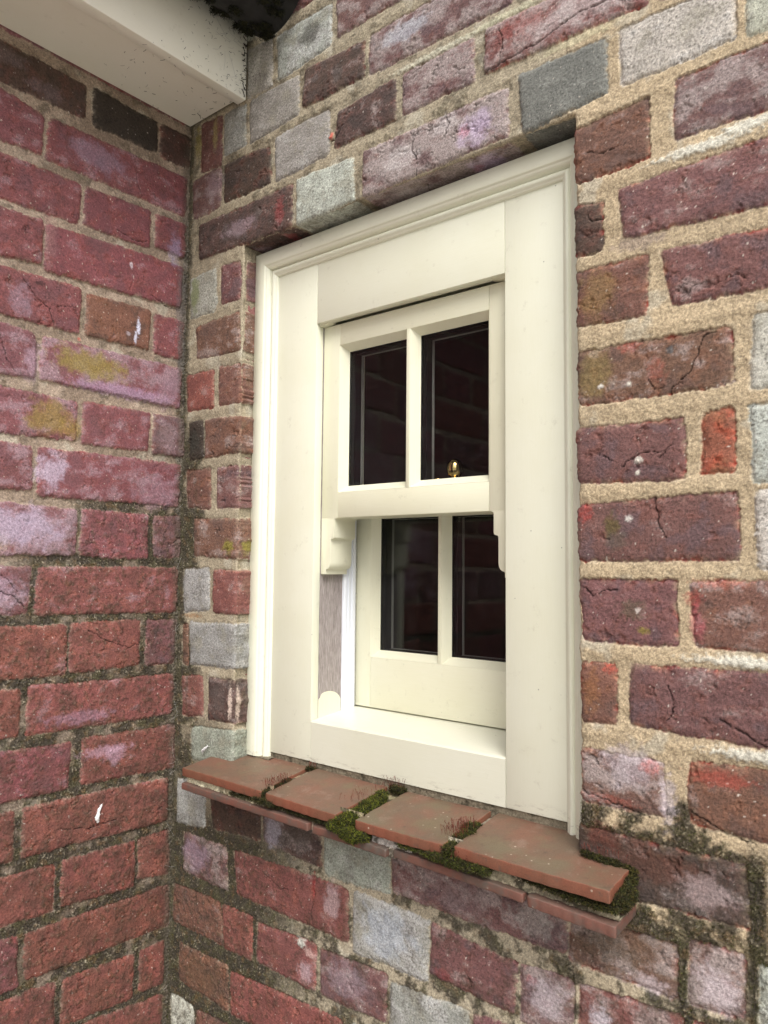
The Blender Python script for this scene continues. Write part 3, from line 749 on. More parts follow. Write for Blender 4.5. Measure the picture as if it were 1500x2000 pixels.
    def mirror(A, axis_, at, sgn, sl):
        k = np.clip(at+sgn*(3+(ds/1.0).astype(int)), 0, A.shape[axis_]-1)
        return A[sl][:, k] if axis_ == 1 else np.swapaxes(A[k][:, sl], 0, 1)
    def strip(border, col, mk, nrm, flip):
        t = np.arange(len(border))*1.05; D2, T = np.meshgrid(ds, t)
        nn = fbm(T, D2, 9, 4, 3400+int(nrm[0]*3+nrm[2]*7)); n3 = fbm(T, D2, 30, 3, 3410)
        off = (-(1-mk)*1.5+.9*nn+.8*n3)*np.clip(D2/4, 0, 1)/1000
        V = border[:, None, :]+np.stack([off*nrm[0], D2/1000, off*nrm[2]], -1)
        Cc = col*(1+.20*nn+.20*n3)[..., None]
        g = (ss(.1, .5, n3+.4*nn)*.4)[..., None]; Cc = Cc*(1-g)+lin((86, 78, 60))*g
        return V.reshape(-1, 3), grid_faces(len(border), len(ds), flip=flip), np.clip(Cc, .004, .9).reshape(-1, 3)
    s = slice(jB, jT+1); off_ = 9
    chunks.append(strip(P[s, iL], mirror(C, 1, iL, -1, s), mirror(Mk, 1, iL, -1, s), (1, 0, 0), False))
    chunks.append(strip(P[s, iR], mirror(C, 1, iR, 1, s), mirror(Mk, 1, iR, 1, s), (-1, 0, 0), True))
    s = slice(iL, iR+1)
    chunks.append(strip(P[jT, s], mirror(C, 0, jT, 1, s), mirror(Mk, 0, jT, 1, s), (0, 0, -1), False))
    chunks.append(strip(P[jB, s], mirror(C, 0, jB, -1, s), mirror(Mk, 0, jB, -1, s), (0, 0, 1), True))
    x0, x1, z0, z1 = XL/1000-.004, XR/1000+.004, ZB/1000-.004, ZT/1000+.004
    chunks += [boxc(-.2, x0, .015, .26, -1.5, 1.4), boxc(x1, 2.6, .015, .26, -1.5, 1.4), boxc(x0, x1, .015, .26, z1, 1.4), boxc(x0, x1, .015, .26, -1.5, z0)]
    return join(chunks)
ww = window_wall()
wall2 = mesh_np('brick_wall', *ww[:2], M['brick'], ww[2])
wall2['kind'] = 'thing'; tag(wall2, 'mixed red, purple and grey brick wall with wide sandy mortar joints around the sash window', 'wall')

# ------------------------------------------------------------------ setting
g = MB().add([(-60, -60, -1.5), (60, -60, -1.5), (60, 60, -1.5), (-60, 60, -1.5)], [(0, 1, 2, 3)]).build('ground', plain('garden paving and gravel', (.40, .38, .33), .9, noise=.3, scale=25., bump=.5))
tag(g, kind='structure')
rm = MB()
rm.box(-.2, -.18, .262, 2.6, -1.4, 1.3).box(2.4, 2.42, .262, 2.6, -1.4, 1.3).box(-.18, 2.4, 2.58, 2.6, -1.4, 1.3).box(-.18, 2.4, .262, 2.58, 1.28, 1.3).box(-.18, 2.4, .262, 2.58, -1.4, -1.38)
tag(rm.build('room', M['dark']), kind='structure')

# ------------------------------------------------------------------ sash window
win = empty('sash_window', (.388, .04, -.262))
win['kind'] = 'thing'; tag(win, 'small cream painted sash window with two glazed sashes and little horns', 'window')
def bd(name, mt, x0, x1, y0, y1, z0, z1, parent=None, bev=.0007):
    o = MB().box(x0, x1, y0, y1, z0, z1).build(name, mt, parent or win, bevel=bev)
    if parent is None or parent is win: o.matrix_parent_inverse = win.matrix_world.inverted()
    return o
win_inv = Matrix.Translation((-.388, -.04, .262))
def fixp(o): o.matrix_parent_inverse = win_inv; return o
# moulding around the box: outer flat, cove, bead, fillet. t = distance from its outer edge
prof = [(0, .075), (0, .0262), (.0006, .0256), (.0182, .0256), (.0190, .0262), (.0196, .0272), (.0214, .0276), (.0228, .0285), (.0240, .0300), (.0250, .0320), (.0258, .0340),
        (.0264, .0345), (.0270, .0338), (.0278, .0326), (.0290, .0318), (.0304, .0318), (.0318, .0325), (.0330, .0338), (.0338, .0346), (.0345, .0346), (.0352, .0354), (.0362, .0372), (.0366, .0385), (.0366, .075)]
mx0, mx1, mzt, mzb = .1295, .6425, .4445, -.2625
def mould(kind):
    rings = []
    if kind == 'head':
        a = [(mx0+t, y, mzt-t) for t, y in prof]; b = [(mx1-t, y, mzt-t) for t, y in prof]
    elif kind == 'l':
        a = [(mx0+t, y, mzt-t) for t, y in prof]; b = [(mx0+t, y, mzb) for t, y in prof]
    else:
        a = [(mx1-t, y, mzt-t) for t, y in prof]; b = [(mx1-t, y, mzb-.004) for t, y in prof]
    # hairline at the mitre
    o = MB().loft([a, b]).build('moulding', M['paint_h' if kind == 'head' else 'paint_v'], win)
    for i, p in enumerate(o.data.polygons): p.use_smooth = True
    o.data.set_sharp_from_angle(angle=R(50))
    return fixp(o)
for k in ('head', 'l', 'r'): mould(k)
JL0, JL1, JR0, JR1, YF, YB = .1655, .2430, .5352, .6065, .0380, .0512
fixp(bd('jamb_board', M['paint_v'], JL0, JL1, YF, YB, -.2563, .3252+.088, win))
fixp(bd('jamb_board', M['paint_v'], JR0, JR1, YF, YB, -.2563, .3252+.088, win))
fixp(bd('head_board', M['paint_h'], JL1+.0004, JR0-.0004, YF, YB, .3252, .4130, win))
# timber casing behind the boards (head, jambs) so nothing is open
fixp(MB().box(.131, .2425, .056, .140, -.27, .45).box(.5357, .636, .056, .140, -.27, .45).box(.2425, .5357, .14, .185, .335, .45).box(.2425, .5357, .056, .14, .3345, .45).box(.2425, .5357, .13, .185, -.29, -.212).build('window_box', M['paint_v'], win))
# sill: front board and sloping top
s = MB(); yb = .16
pr = [(YF, -.2563), (YF, -.2062), (YF+.0008, -.2049), (YF+.0022, -.2043), (.0506, -.2030), (yb, -.1930), (yb, -.2563)]
s.loft([[(JL1+.0005, y, z) for y, z in pr], [(JR0-.0005, y, z) for y, z in pr]])
o = s.build('sill', M['paint_sill'], win); fixp(o)
fixp(MB().box(.125, .2415, .141, .27, -.31, .46).box(.5365, .642, .141, .27, -.31, .46).box(.2415, .5365, .186, .27, .345, .46).box(.2415, .5365, .186, .27, -.31, -.23).build('inner_reveal', M['dark'], win))  # near-black colour paints the indoor shade behind the shortened casing
# pulley stiles, bare wood with the painted foot
for xx, sg in ((JL1, 1), (JR0, -1)):
    x0 = xx; x1 = xx-sg*.02
    fixp(MB().box(min(x0, x1), max(x0, x1), .0514, .0956, -.205, .334).build('pulley_stile', M['wood'], win))
    # painted foot with curved top
    n = 14; pts = []
    for i in range(n+1):
        y = .0516+(.0940-.0516)*i/n; t = (y-.0516)/.0424
        pts.append((y, -.187+.017*math.sqrt(max(0, 1-((t-.42)/.60)**2)) - (.004 if t < .1 else 0)))
    ring = [(y, z) for y, z in pts]+[(.0940, -.205), (.0516, -.205)]
    fixp(MB().loft([[(xx-sg*.001, y, z) for y, z in ring], [(xx+sg*.0007, y, z) for y, z in ring]]).build('painted_foot', M['paint_sash_v'], win))
    # plastic parting strip with ridges
    rg = [(.0957, 0)]
    for y, h in ((.0957, .0035), (.0975, .0052), (.1000, .0055), (.1006, .0038), (.1035, .0038), (.1040, .0052), (.1062, .0055), (.1068, .0040), (.1110, .0040), (.1116, .0058), (.1160, .0062), (.1196, .0045), (.1196, 0)):
        rg.append((y, h))
    fixp(MB().loft([[(xx+sg*(h-.0005), y, -.1990+.0000*y) for y, h in rg], [(xx+sg*(h-.0005), y, .334) for y, h in rg]]).build('parting_strip', M['pvc'], win))
    # brush seal
    b = MB(); rnd = random.Random(3)
    b.box(min(xx, xx+sg*.0015), max(xx, xx+sg*.0015), .1198, .1215, -.198, .334)
    z = -.1965
    while z < .04:
        z += rnd.uniform(.0007, .0014)
        b.tube([(xx+sg*.001, .1205, z), (xx+sg*rnd.uniform(.003, .0045), .1205+rnd.uniform(-.0006, .0006), z+rnd.uniform(-.0008, .0008))], .00035, 3)
    fixp(b.build('brush_seal', M['brush'], win))
def bead(mb, x0, x1, z0, z1, yf, d=.012, i=.008, ib=None):
    """mitred sloping bead round one pane"""
    ib = ib or i; xs = [(x0, z0), (x1, z0), (x1, z1), (x0, z1)]; xin = [(x0+i, z0+ib), (x1-i, z0+ib), (x1-i, z1-i), (x0+i, z1-i)]
    for k in range(4):
        a, b = k, (k+1) % 4
        def P(pt, pi): return [(pt[0], yf, pt[1]), (pi[0], yf+d, pi[1]), (pt[0], yf+d+.004, pt[1])]
        mb.loft([P(xs[a], xin[a]), P(xs[b], xin[b])])
def pane(sash, x0, x1, z0, z1, yg, deep):
    gl = MB().box(x0-.003, x1+.003, yg+.0003, yg+.0043, z0-.003, z1+.003).build('glass_pane', M['glass'], sash)
    # black seal lining the edge of the unit, then the pale spacer bar
    def ring(ins, y0, y1, name, mt, th=.004):
        a, b, c, d = x0+ins, x1-ins, z0+ins, z1-ins
        m = MB().box(a-th, a, y0, y1, c-th, d+th).box(b, b+th, y0, y1, c-th, d+th).box(a, b, y0, y1, c-th, c).box(a, b, y0, y1, d, d+th)
        return m.build(name, mt, gl)
    ring(-.0002, yg+.0046, yg+.0125, 'edge_seal', M['black'], .003)
    ring(.0006, yg+.0129, yg+.0155, 'edge_seal', M['black'], .004)
    ring(.0, yg+.0157, yg+deep, 'edge_seal', M['black'], .003)
    ring(.0004, yg+deep+.0003, yg+deep+.0045, 'spacer_bar', M['grey_bar'], .004)
    return gl
def horn(x_edge, sg, zr, yf, yb):
    # profile in (distance from stile's outer edge, z)
    pr = [(.0295, zr), (.0262, zr-.0004), (.0240, zr-.0016), (.0232, zr-.0040), (.0232, zr-.0245), (.0226, zr-.0265), (.0205, zr-.0275), (.0182, zr-.0280), (.0172, zr-.0295), (.0170, zr-.0330), (.0170, zr-.0590),
          (.0164, zr-.0625), (.0150, zr-.0655), (.0125, zr-.0675), (.0095, zr-.0685), (.0088, zr-.0700), (.0088, zr-.0748), (.0, zr-.0748), (.0, zr)]
    m = MB(); m.loft([[(x_edge+sg*t, yf, z) for t, z in pr], [(x_edge+sg*t, yb, z) for t, z in pr]])
    return m
def sash(name, yf, z_top, z_toprail, z_botrail, z_bot, yg, horns):
    e = empty(name, (0, 0, 0)); e.parent = win; fixp(e)
    th = .043; x0, x1 = .2434, .5348; xi0, xi1 = .2725, .5057; mc = .3891; hw = .00275
    V, Hh = M['paint_sash_v'], M['paint_sash_h']
    zb = z_bot
    for a, b in ((x0, xi0), (xi1, x1)): MB().box(a, b, yf, yf+th, zb, z_top).build('stile', V, e, bevel=.0006)
    MB().box(xi0+.0003, xi1-.0003, yf, yf+th, z_toprail, z_top).build('rail', Hh, e, bevel=.0006)
    MB().box(xi0+.0003, xi1-.0003, yf, yf+th, zb, z_botrail).build('rail', Hh, e, bevel=.0006)
    MB().box(mc-hw, mc+hw, yf-.0003, yf+.012, z_botrail, z_toprail).build('glazing_bar', V, e, bevel=.0004)
    MB().box(mc-.010, mc+.010, yf+.0175, yf+th, z_botrail, z_toprail).build('glazing_bar', M['black'], e)
    for a, b in ((xi0, mc-hw), (mc+hw, xi1)):
        m = MB(); bead(m, a, b, z_botrail, z_toprail, yf, ib=.009); m.build('glazing_bead', V, e)
        pane(e, a+.008, b-.008, z_botrail+.009, z_toprail-.008, yg, .025)
    if horns:
        for xe, sg in ((x0, 1), (x1, -1)):
            horn(xe, sg, zb+.0001, yf, yf+th-.001).build('horn', V, e, bevel=.0009)
    return e
upper = sash('upper_sash', .0525, .3225, .2935, .0950, .0613, .0645, True)
lower = sash('lower_sash', .1220, .1030, .0720, -.1262, -.1944, .1340, False)
# paint-filled ends of the draught gap above the upper sash
for a, b, sg in ((.2434, .262, 1), (.5348, .512, -1)):
    n = 8; ring = [(a, .3225), (a, .3262)]+[(b, .3262)]+[(b+(a-b)*i/n, .3255-.003*math.sin(math.pi/2*i/n)) for i in range(n)]
    fixp(MB().loft([[(x, .0430, z) for x, z in ring], [(x, .0560, z) for x, z in ring]]).build('paint_fillet', M['paint_sash_h'], win))
# brass fastener on the meeting rail
fz = .1031; fe = empty('sash_fastener', (0, 0, 0)); fe.parent = win; fixp(fe)
def lathe(mb, cx, cy, pts, k=24):
    mb.loft([[(cx+r*math.cos(2*math.pi*j/k), cy+r*math.sin(2*math.pi*j/k), z) for j in range(k)] for z, r in pts])
m = MB(); lathe(m, .3945, .149, [(fz+.006, .0045), (fz+.009, .0035), (fz+.012, .0038), (fz+.0135, .0062), (fz+.016, .0088), (fz+.020, .0105), (fz+.025, .0112), (fz+.030, .0104), (fz+.034, .0080), (fz+.037, .0040), (fz+.038, .0008)])
m.build('knob', M['brass'], fe, smooth=True)
MB().box(.352, .405, .141, .157, fz, fz+.006).build('base_plate', M['brass'], fe, bevel=.0015)
m = MB(); lathe(m, .367, .149, [(fz+.006, .0075), (fz+.012, .0075), (fz+.0135, .006), (fz+.0137, .001)]); m.build('pivot', M['brass'], fe, smooth=True)

# ------------------------------------------------------------------ tile sill
sill = empty('tile_sill', (.388, -.01, -.31))
sill['kind'] = 'thing'; tag(sill, 'projecting sill of two courses of flat red clay tiles under the window', 'window sill')
sinv = Matrix.Translation((-.388, .01, .31))
def tile(x0, x1, yf, yb, zf, zb, th, dz=0, skew=(0, 0), seed=0, label=None):
    mt = M['tile_low' if seed > 4 else 'tile']
    rnd = random.Random(seed); nx, ny = 26, 14; V = []; 
    bm = bmesh.new()
    def top(x, y):
        t = (y-yf)/(yb-yf); s = (x-x0)/(x1-x0)
        return zf+(zb-zf)*t+dz*(s-.5)+.0008*math.sin(s*3.1+seed)
    G = {}
    for lv in (0, 1):
        for i in range(nx+1):
            for j in range(ny+1):
                s = i/nx; t = j/ny; x = x0+(x1-x0)*s+(skew[0]*(1-s)+skew[1]*s)*t; y = yf+(yb-yf)*t
                if i in (0, nx): x += rnd.uniform(-.0006, .0006)*(1 if lv == 0 else .3)
                if j == 0: y += .0004*math.sin(i*1.9+seed)+rnd.uniform(-.0002, .0002)
                z = top(x, y)-(0 if lv == 0 else th)
                G[lv, i, j] = bm.verts.new((x, y, z))
    for i in range(nx):
        for j in range(ny):
            bm.faces.new([G[0, i, j], G[0, i+1, j], G[0, i+1, j+1], G[0, i, j+1]]); bm.faces.new([G[1, i, j], G[1, i, j+1], G[1, i+1, j+1], G[1, i+1, j]])
    for i in range(nx):
        for j in (0, ny): bm.faces.new([G[0, i, j], G[1, i, j], G[1, i+1, j], G[0, i+1, j]])
    for j in range(ny):
        for i in (0, nx): bm.faces.new([G[0, i, j], G[0, i, j+1], G[1, i, j+1], G[1, i, j]])
    bmesh.ops.recalc_face_normals(bm, faces=bm.faces[:])
    ed = [e for e in bm.edges if len(e.link_faces) == 2 and e.calc_face_angle(0) > R(50)]
    bmesh.ops.bevel(bm, geom=ed, offset=.0012, segments=3, affect='EDGES', profile=.5, clamp_overlap=True)
    for f in bm.faces: f.smooth = True
    me = bpy.data.meshes.new('tile'); bm.to_mesh(me); bm.free(); me.materials.append(mt)
    me.set_sharp_from_angle(angle=R(60))
    o = link(bpy.data.objects.new('tile', me), sill); o.matrix_parent_inverse = sinv
    if label: o['label'] = label
    return o
tile(.0868, .2448, -.0475, .040, -.2752, -.2635, .0108, .0006, (0, -.004), 1)
tile(.2520, .3680, -.0475, .040, -.2770, -.2640, .0108, 0, (.002, .004), 2)
tile(.3975, .5140, -.0475, .040, -.2768, -.2640, .0108, .001, (.004, .002), 3)
tile(.5272, .6860, -.0475, .040, -.2748, -.2640, .0112, -.002, (-.002, 0), 4)
tile(.0870, .3258, -.0480, .020, -.2955, -.2900, .0088, -.0040, (0, 0), 5)
tile(.3318, .4400, -.0470, .020, -.2985, -.2930, .0086, -.0015, (0, 0), 6)
tile(.4480, .6010, -.0440, .020, -.2995, -.2940, .0086, -.0030, (0, 0), 7)
tile(.6060, .6900, -.0455, .020, -.3025, -.2960, .0100, -.0015, (0, 0), 8, 'chipped purple-grey clay tile at the right end of the lower course')
def mortar_patch(x0, x1, y0, y1, z0, z1, seed, col=(176, 164, 132), dark=.5, amp=1.6, slope=0):
    """lumpy mortar block: fine grid box (front and top displaced)"""
    st = .0011; nx = max(2, int((x1-x0)/st)); prof_ = [(y1, z0)]
    ny = max(2, int((y1-y0)/st)); nz = max(2, int((z1-z0)/st))
    path = [(y1-(y1-y0)*i/ny, z0) for i in range(ny)]+[(y0, z0+(z1-z0)*i/nz) for i in range(nz)]+[(y0+(y1-y0)*i/ny, z1) for i in range(ny+1)]
    path = np.array(path); X, K = np.meshgrid(np.linspace(x0, x1, nx), np.arange(len(path)))
    Y = path[:, 0][K]; Zz = path[:, 1][K]
    S = K*st*1000; n1 = fbm(X*1000, S, 11, 4, seed, .65); n2 = fbm(X*1000, S, 3, 2, seed+4)
    Y = Y-(amp*n1+.4*n2)/1000*1.2; Zz = Zz+(amp*.4*n1+.2*n2)/1000+np.where(Zz > z1-.0005, .117*(Y-y1), 0)*slope
    c = lin(col)*(1+.3*n1+.25*n2)[..., None]
    d = (ss(.35-dark*.8, .75-dark*.8, fbm(X*1000, S, 18, 4, seed+9, .6)+.3*n2)*.85)[..., None]
    c = c*(1-d)+lin((50, 46, 34))*d
    return np.stack([X, Y, Zz], -1).reshape(-1, 3), grid_faces(len(path), nx), np.clip(c, .004, .9).reshape(-1, 3)
ch = [mortar_patch(.090, .170, -.0410, .02, -.296, -.2855, 41, (206, 200, 172), .05, 2.2),
      mortar_patch(.165, .690, -.0375, .02, -.302, -.2862, 42, (150, 142, 120), .45, 2.6),
      mortar_patch(.160, .245, -.0425, .0, -.297, -.2858, 53, (160, 152, 126), .5, 2.4),
      mortar_patch(.415, .470, -.0400, -.01, -.3005, -.2872, 43, (176, 170, 164), .25, 2.0),
      mortar_patch(.560, .660, -.0365, -.01, -.302, -.2866, 44, (160, 150, 128), .35, 2.0),
      mortar_patch(.242, .255, -.036, .040, -.286, -.2684, 45, (160, 144, 118), .45, .8, 1),
      mortar_patch(.3655, .402, -.036, .040, -.288, -.2712, 46, (150, 140, 110), .5, .8, 1),
      mortar_patch(.5125, .530, -.036, .040, -.287, -.2702, 47, (150, 142, 124), .45, .8, 1),
      mortar_patch(.150, .640, .0395, .060, -.275, -.2545, 48, (112, 104, 88), .25, .7),
      mortar_patch(.130, .175, .0280, .060, -.275, -.2625, 49, (112, 104, 88), .3, .5),
      mortar_patch(.436, .450, -.041, -.01, -.308, -.298, 51, (150, 140, 128), .4, .6),
      mortar_patch(.326, .332, -.041, -.01, -.306, -.296, 52, (150, 132, 116), .4, .5)]
mb_ = join(ch); o = mesh_np('mortar_bed', *mb_[:2], M['bed'], mb_[2], parent=sill); o.matrix_parent_inverse = sinv

# ------------------------------------------------------------------ moss
GR = [(60, 68, 24), (82, 88, 28), (46, 50, 22), (106, 102, 36), (40, 38, 24)]
GD = [(46, 50, 22), (62, 64, 26), (36, 36, 20), (52, 44, 26), (78, 72, 30)]
DK = [(46, 46, 24), (60, 58, 28), (40, 34, 24), (74, 66, 34), (52, 56, 26)]
def moss(name, label, centres, seed, dens=1.0, cols=GR, seta=(), group=None, kind=None, cat='moss', bl=.0021, up=.5, nrm=(0, -.5, .85)):
    """centres: (x,y,z,rx,ry,rz) lumps; star-like leafy tufts over each, red-brown stalks on some"""
    rnd = np.random.RandomState(seed); V = []; F = []; C = []
    N = np.array(nrm, float); N /= np.linalg.norm(N)
    pal = [lin(c) for c in cols]
    def tri(p, d, w, L, c):
        n = len(V)*1
        V.extend([p-w, p+w, p+d*L*.55+w*.9, p+d*L, p+d*L*.55-w*.9]); F.extend([(n, n+1, n+2), (n, n+2, n+4), (n+4, n+2, n+3)])
        C.extend([c*.5, c*.5, c*.9, c*1.7, c*.9])
    for (x, y, z, rx, ry, rz) in centres:
        # solid heart
        n0 = len(V); ku, kv = 14, 9
        for a in range(kv+1):
            th = math.pi*a/kv
            for b in range(ku):
                ph = 2*math.pi*b/ku; r = .60*(1+.2*rnd.randn())
                V.append(np.array([x+rx*r*math.sin(th)*math.cos(ph), y+ry*r*math.sin(th)*math.sin(ph), z+rz*r*math.cos(th)])); C.append(lin((36, 36, 20))*rnd.uniform(.7, 1.3))
        for a in range(kv):
            for b in range(ku):
                i = n0+a*ku+b; j = n0+a*ku+(b+1) % ku; F.append((i, j, j+ku)); F.append((i, j+ku, i+ku))
        area = (rx*ry+ry*rz+rx*rz)/3*4*math.pi; nt_ = int(area/(.0011**2)*dens*.62)
        for _ in range(nt_):
            d = rnd.randn(3); d /= np.linalg.norm(d)
            if d@N < -.35 and rnd.rand() < .7: continue
            q_ = rnd.uniform(.62, 1.0); p = np.array([x+rx*d[0]*q_, y+ry*d[1]*q_, z+rz*d[2]*q_])
            s = d/np.array([rx, ry, rz]); s /= np.linalg.norm(s); s = s+.5*rnd.randn(3)+up*np.array([0, 0, .5]); s /= np.linalg.norm(s)
            base = pal[rnd.randint(len(pal))]*rnd.uniform(.7, 1.35)
            e = np.cross(s, [0, 0, 1.]); e /= (np.linalg.norm(e)+1e-9); f = np.cross(s, e)
            k = 3; a0 = rnd.rand()*6.28
            for q in range(k):
                a = a0+6.283*q/k; o_ = math.cos(a)*e+math.sin(a)*f
                dd = s*.75+o_*.75; dd /= np.linalg.norm(dd)
                tri(p, dd, np.cross(o_, s)*.00026, bl*rnd.uniform(.6, 1.6), base)
    for (x, y, z, rx, ry, n, h) in seta:
        for _ in range(n):
            p = np.array([x+rnd.uniform(-rx, rx), y+rnd.uniform(-ry, ry), z]); L = h*rnd.uniform(.6, 1.15)
            lean = np.array([rnd.randn()*.22, -.12+rnd.randn()*.22, 1.]); c = lin((96, 44, 34))*rnd.uniform(.6, 1.3)
            pts = [p+lean*L*t+np.array([rnd.randn(), rnd.randn(), 0])*.00035 for t in (0, .5, .88)]
            tip = pts[-1]+np.array([rnd.randn()*.0006, rnd.randn()*.0006, .0018])
            rr = [.00017, .00016, .00032, .00012]; pts.append(tip); pts.insert(3, (pts[2]+tip)/2); rr = [.00014, .00013, .00018, .00036, .00010]
            n0 = len(V)
            for pt, r in zip(pts, rr):
                for b in range(4): V.append(pt+np.array([math.cos(b*1.571)*r, math.sin(b*1.571)*r, 0])); C.append(c)
            for a in range(len(pts)-1):
                for b in range(4):
                    i = n0+a*4+b; j = n0+a*4+(b+1) % 4; F.append((i, j, j+4)); F.append((i, j+4, i+4))
    o = mesh_np(name, np.array(V), np.array(F), M['moss'], np.clip(np.array(C), .003, .8), smooth=False)
    return tag(o, label, cat, group, kind)
def run(x0, x1, y0, y1, z0, z1, n, r, seed, j=.3):
    rn = random.Random(seed); out = []
    for i in range(n):
        t = (i+.5)/n; q = lambda: rn.uniform(1-j, 1+j)
        out.append((x0+(x1-x0)*t+rn.uniform(-1, 1)*r*.4, y0+(y1-y0)*t+rn.uniform(-1, 1)*r*.3, z0+(z1-z0)*t+rn.uniform(-1, 1)*r*.15, r*q(), r*q(), r*.7*q()))
    return out
G1 = 'moss clumps growing on the tile sill'
moss('moss_clump', 'small dark red-stalked moss tuft in the leftmost gap between sill tiles', run(.247, .250, -.046, -.004, -.2795, -.2720, 8, .0058, 1), 1,
     cols=DK, seta=[(.248, -.024, -.270, .006, .020, 80, .0085), (.258, -.030, -.276, .008, .010, 12, .006)], group=G1)
moss('moss_clump', 'thin dark moss strip under the front edge of the two left sill tiles', run(.175, .372, -.0385, -.041, -.2900, -.2905, 38, .0052, 2)+run(.235, .262, -.0445, -.0445, -.286, -.287, 7, .006, 3), 2, cols=DK, group=G1)
moss('moss_clump', 'bright green moss cushion spilling between the second and third sill tiles', run(.383, .386, -.046, .016, -.2830, -.2680, 20, .0085, 4)+run(.376, .392, -.050, -.006, -.2815, -.2760, 12, .0060, 34)+run(.366, .410, -.049, -.049, -.2895, -.2925, 13, .0075, 5)+run(.380, .400, -.049, -.050, -.296, -.298, 8, .0055, 25), 3,
     cols=GR+GD[:2]+[(104, 112, 34)], seta=[(.366, -.012, -.268, .012, .020, 26, .008), (.380, .018, -.262, .010, .010, 12, .007)], group=G1)
moss('moss_clump', 'sparse moss tuft against the cream board behind the second tile gap', run(.380, .402, .033, .036, -.2640, -.2640, 5, .0060, 6), 4, cols=DK, seta=[(.390, .034, -.260, .012, .004, 22, .010)], group=G1)
moss('moss_clump', 'tiny moss tuft against the cream board behind the first tile gap', run(.244, .254, .034, .036, -.2640, -.2640, 3, .0040, 7), 5, cols=DK, seta=[(.249, .034, -.262, .007, .003, 14, .007)], group=G1)
moss('moss_clump', 'dark moss tuft thick with red stalks between the third and fourth sill tiles', run(.5205, .5215, -.050, .004, -.2800, -.2690, 11, .0078, 8)+run(.500, .562, -.046, -.044, -.2895, -.2900, 16, .0075, 9)+run(.455, .500, -.042, -.045, -.2910, -.2900, 8, .0045, 10), 6,
     cols=DK+GR[:2], seta=[(.5170, -.022, -.268, .010, .024, 105, .0085), (.535, -.046, -.286, .012, .004, 26, .007)], group=G1)
moss('moss_clump', 'mossy green fringe wrapped round the right end of the tile sill', run(.642, .690, -.0015, -.0020, -.2665, -.2710, 22, .0042, 11)+run(.6895, .6905, -.004, -.038, -.2765, -.2860, 16, .0058, 12)+run(.630, .687, -.0400, -.0400, -.2910, -.2925, 22, .0058, 13)+run(.600, .625, -.037, -.040, -.2895, -.2900, 6, .0045, 14)+run(.6905, .6920, -.006, -.034, -.289, -.293, 9, .0048, 33), 7,
     cols=GD+DK, seta=[(.662, -.004, -.262, .022, .003, 22, .005)], group=G1)
# low tufts creeping along the wall joints
rn = random.Random(77); rs = np.random.RandomState(78); V = []; C = []
for Vt, Nt in TUFT:
    n = len(Vt)
    for q in range(4):
        d = Nt+rs.randn(n, 3)*.75+np.array([0, 0, .35]); d /= np.linalg.norm(d, axis=1)[:, None]
        e = np.cross(d, rs.randn(n, 3)); e /= np.linalg.norm(e, axis=1)[:, None]
        L = rs.uniform(.0007, .0021, (n, 1)); p = Vt+rs.randn(n, 3)*.0006*(1-np.abs(Nt))-Nt*.0003
        c = np.array([lin(x) for x in DK+[(80, 84, 36)]])[rs.randint(0, 6, n)]*rs.uniform(.6, 1.5, (n, 1))
        V.append(np.stack([p-e*.0003, p+e*.0003, p+d*L], 1)); C.append(np.stack([c*.6, c*.6, c*1.5], 1))
V = np.concatenate(V).reshape(-1, 3); C = np.concatenate(C).reshape(-1, 3)
o = mesh_np('moss', V, np.arange(len(V)).reshape(-1, 3), M['moss'], C, smooth=False)
tag(o, 'low dark moss creeping along the mortar joints of both walls', 'moss', kind='stuff')

# ------------------------------------------------------------------ eaves and gutter
ev = empty('roof_eaves', (.06, -.5, .665)); einv = Matrix.Translation((-.06, .5, -.665))
tag(ev, 'cream fascia and soffit boards boxing the eaves above the left brick wall', 'eaves')
def ep(o): o.matrix_parent_inverse = einv; return o
ep(MB().box(.1135, .1312, -1.9, -.001, .6655, .842).build('fascia_board', M['fascia'], ev, bevel=.001))
ep(MB().box(.0005, .1132, -1.9, -.001, .6745, .684).build('soffit_board', M['soffit'], ev))
rf = MB()
for i in range(9):
    x1 = .205-i*.10; z1 = .862+i*.065
    rf.loft([[(x1, -1.9, z1-.013), (x1, -1.9, z1), (x1-.135, -1.9, z1+.0745), (x1-.135, -1.9, z1+.0615)], [(x1, -.004, z1-.013), (x1, -.004, z1), (x1-.135, -.004, z1+.0745), (x1-.135, -.004, z1+.0615)]])
ep(rf.build('roof_tiles', M['tile'], ev))
gu = MB(); k = 22; R0, R1 = .058, .055; gcx, gcz = .1900, .7960
arc = [(gcx+R0*math.cos(math.pi+math.pi*i/k), gcz+R0*math.sin(math.pi+math.pi*i/k)) for i in range(k+1)]
arc += [(gcx+R1*math.cos(2*math.pi-math.pi*i/k), gcz+R1*math.sin(2*math.pi-math.pi*i/k)) for i in range(k+1)]
gu.loft([[(x, -1.9, z) for x, z in arc], [(x, -.002, z) for x, z in arc]])
tag(gu.build('gutter', M['gutter'], None, smooth=False), 'black half-round gutter end under the roof edge at the top left', 'gutter')
BK = [(22, 22, 16), (34, 36, 20), (14, 13, 10), (44, 48, 24)]
mg = []
for i in range(120):
    a = rn.uniform(math.pi*1.02, math.pi*1.95); y = -rn.random()**1.3*.34-.002
    mg.append((gcx+(R0+.001)*math.cos(a), y, gcz+(R0+.001)*math.sin(a), .009*rn.uniform(.5, 1.2), .009*rn.uniform(.6, 1.3), .006*rn.uniform(.5, 1.2)))
for i in range(12): mg.append((.136+rn.uniform(0, .01), -rn.uniform(.0, .3), .776+rn.uniform(-.004, .012), .005, .008, .006))
moss('moss_clump', 'blackish moss hanging under the black gutter', mg, 9, dens=.45, cols=BK, bl=.0035, up=0)

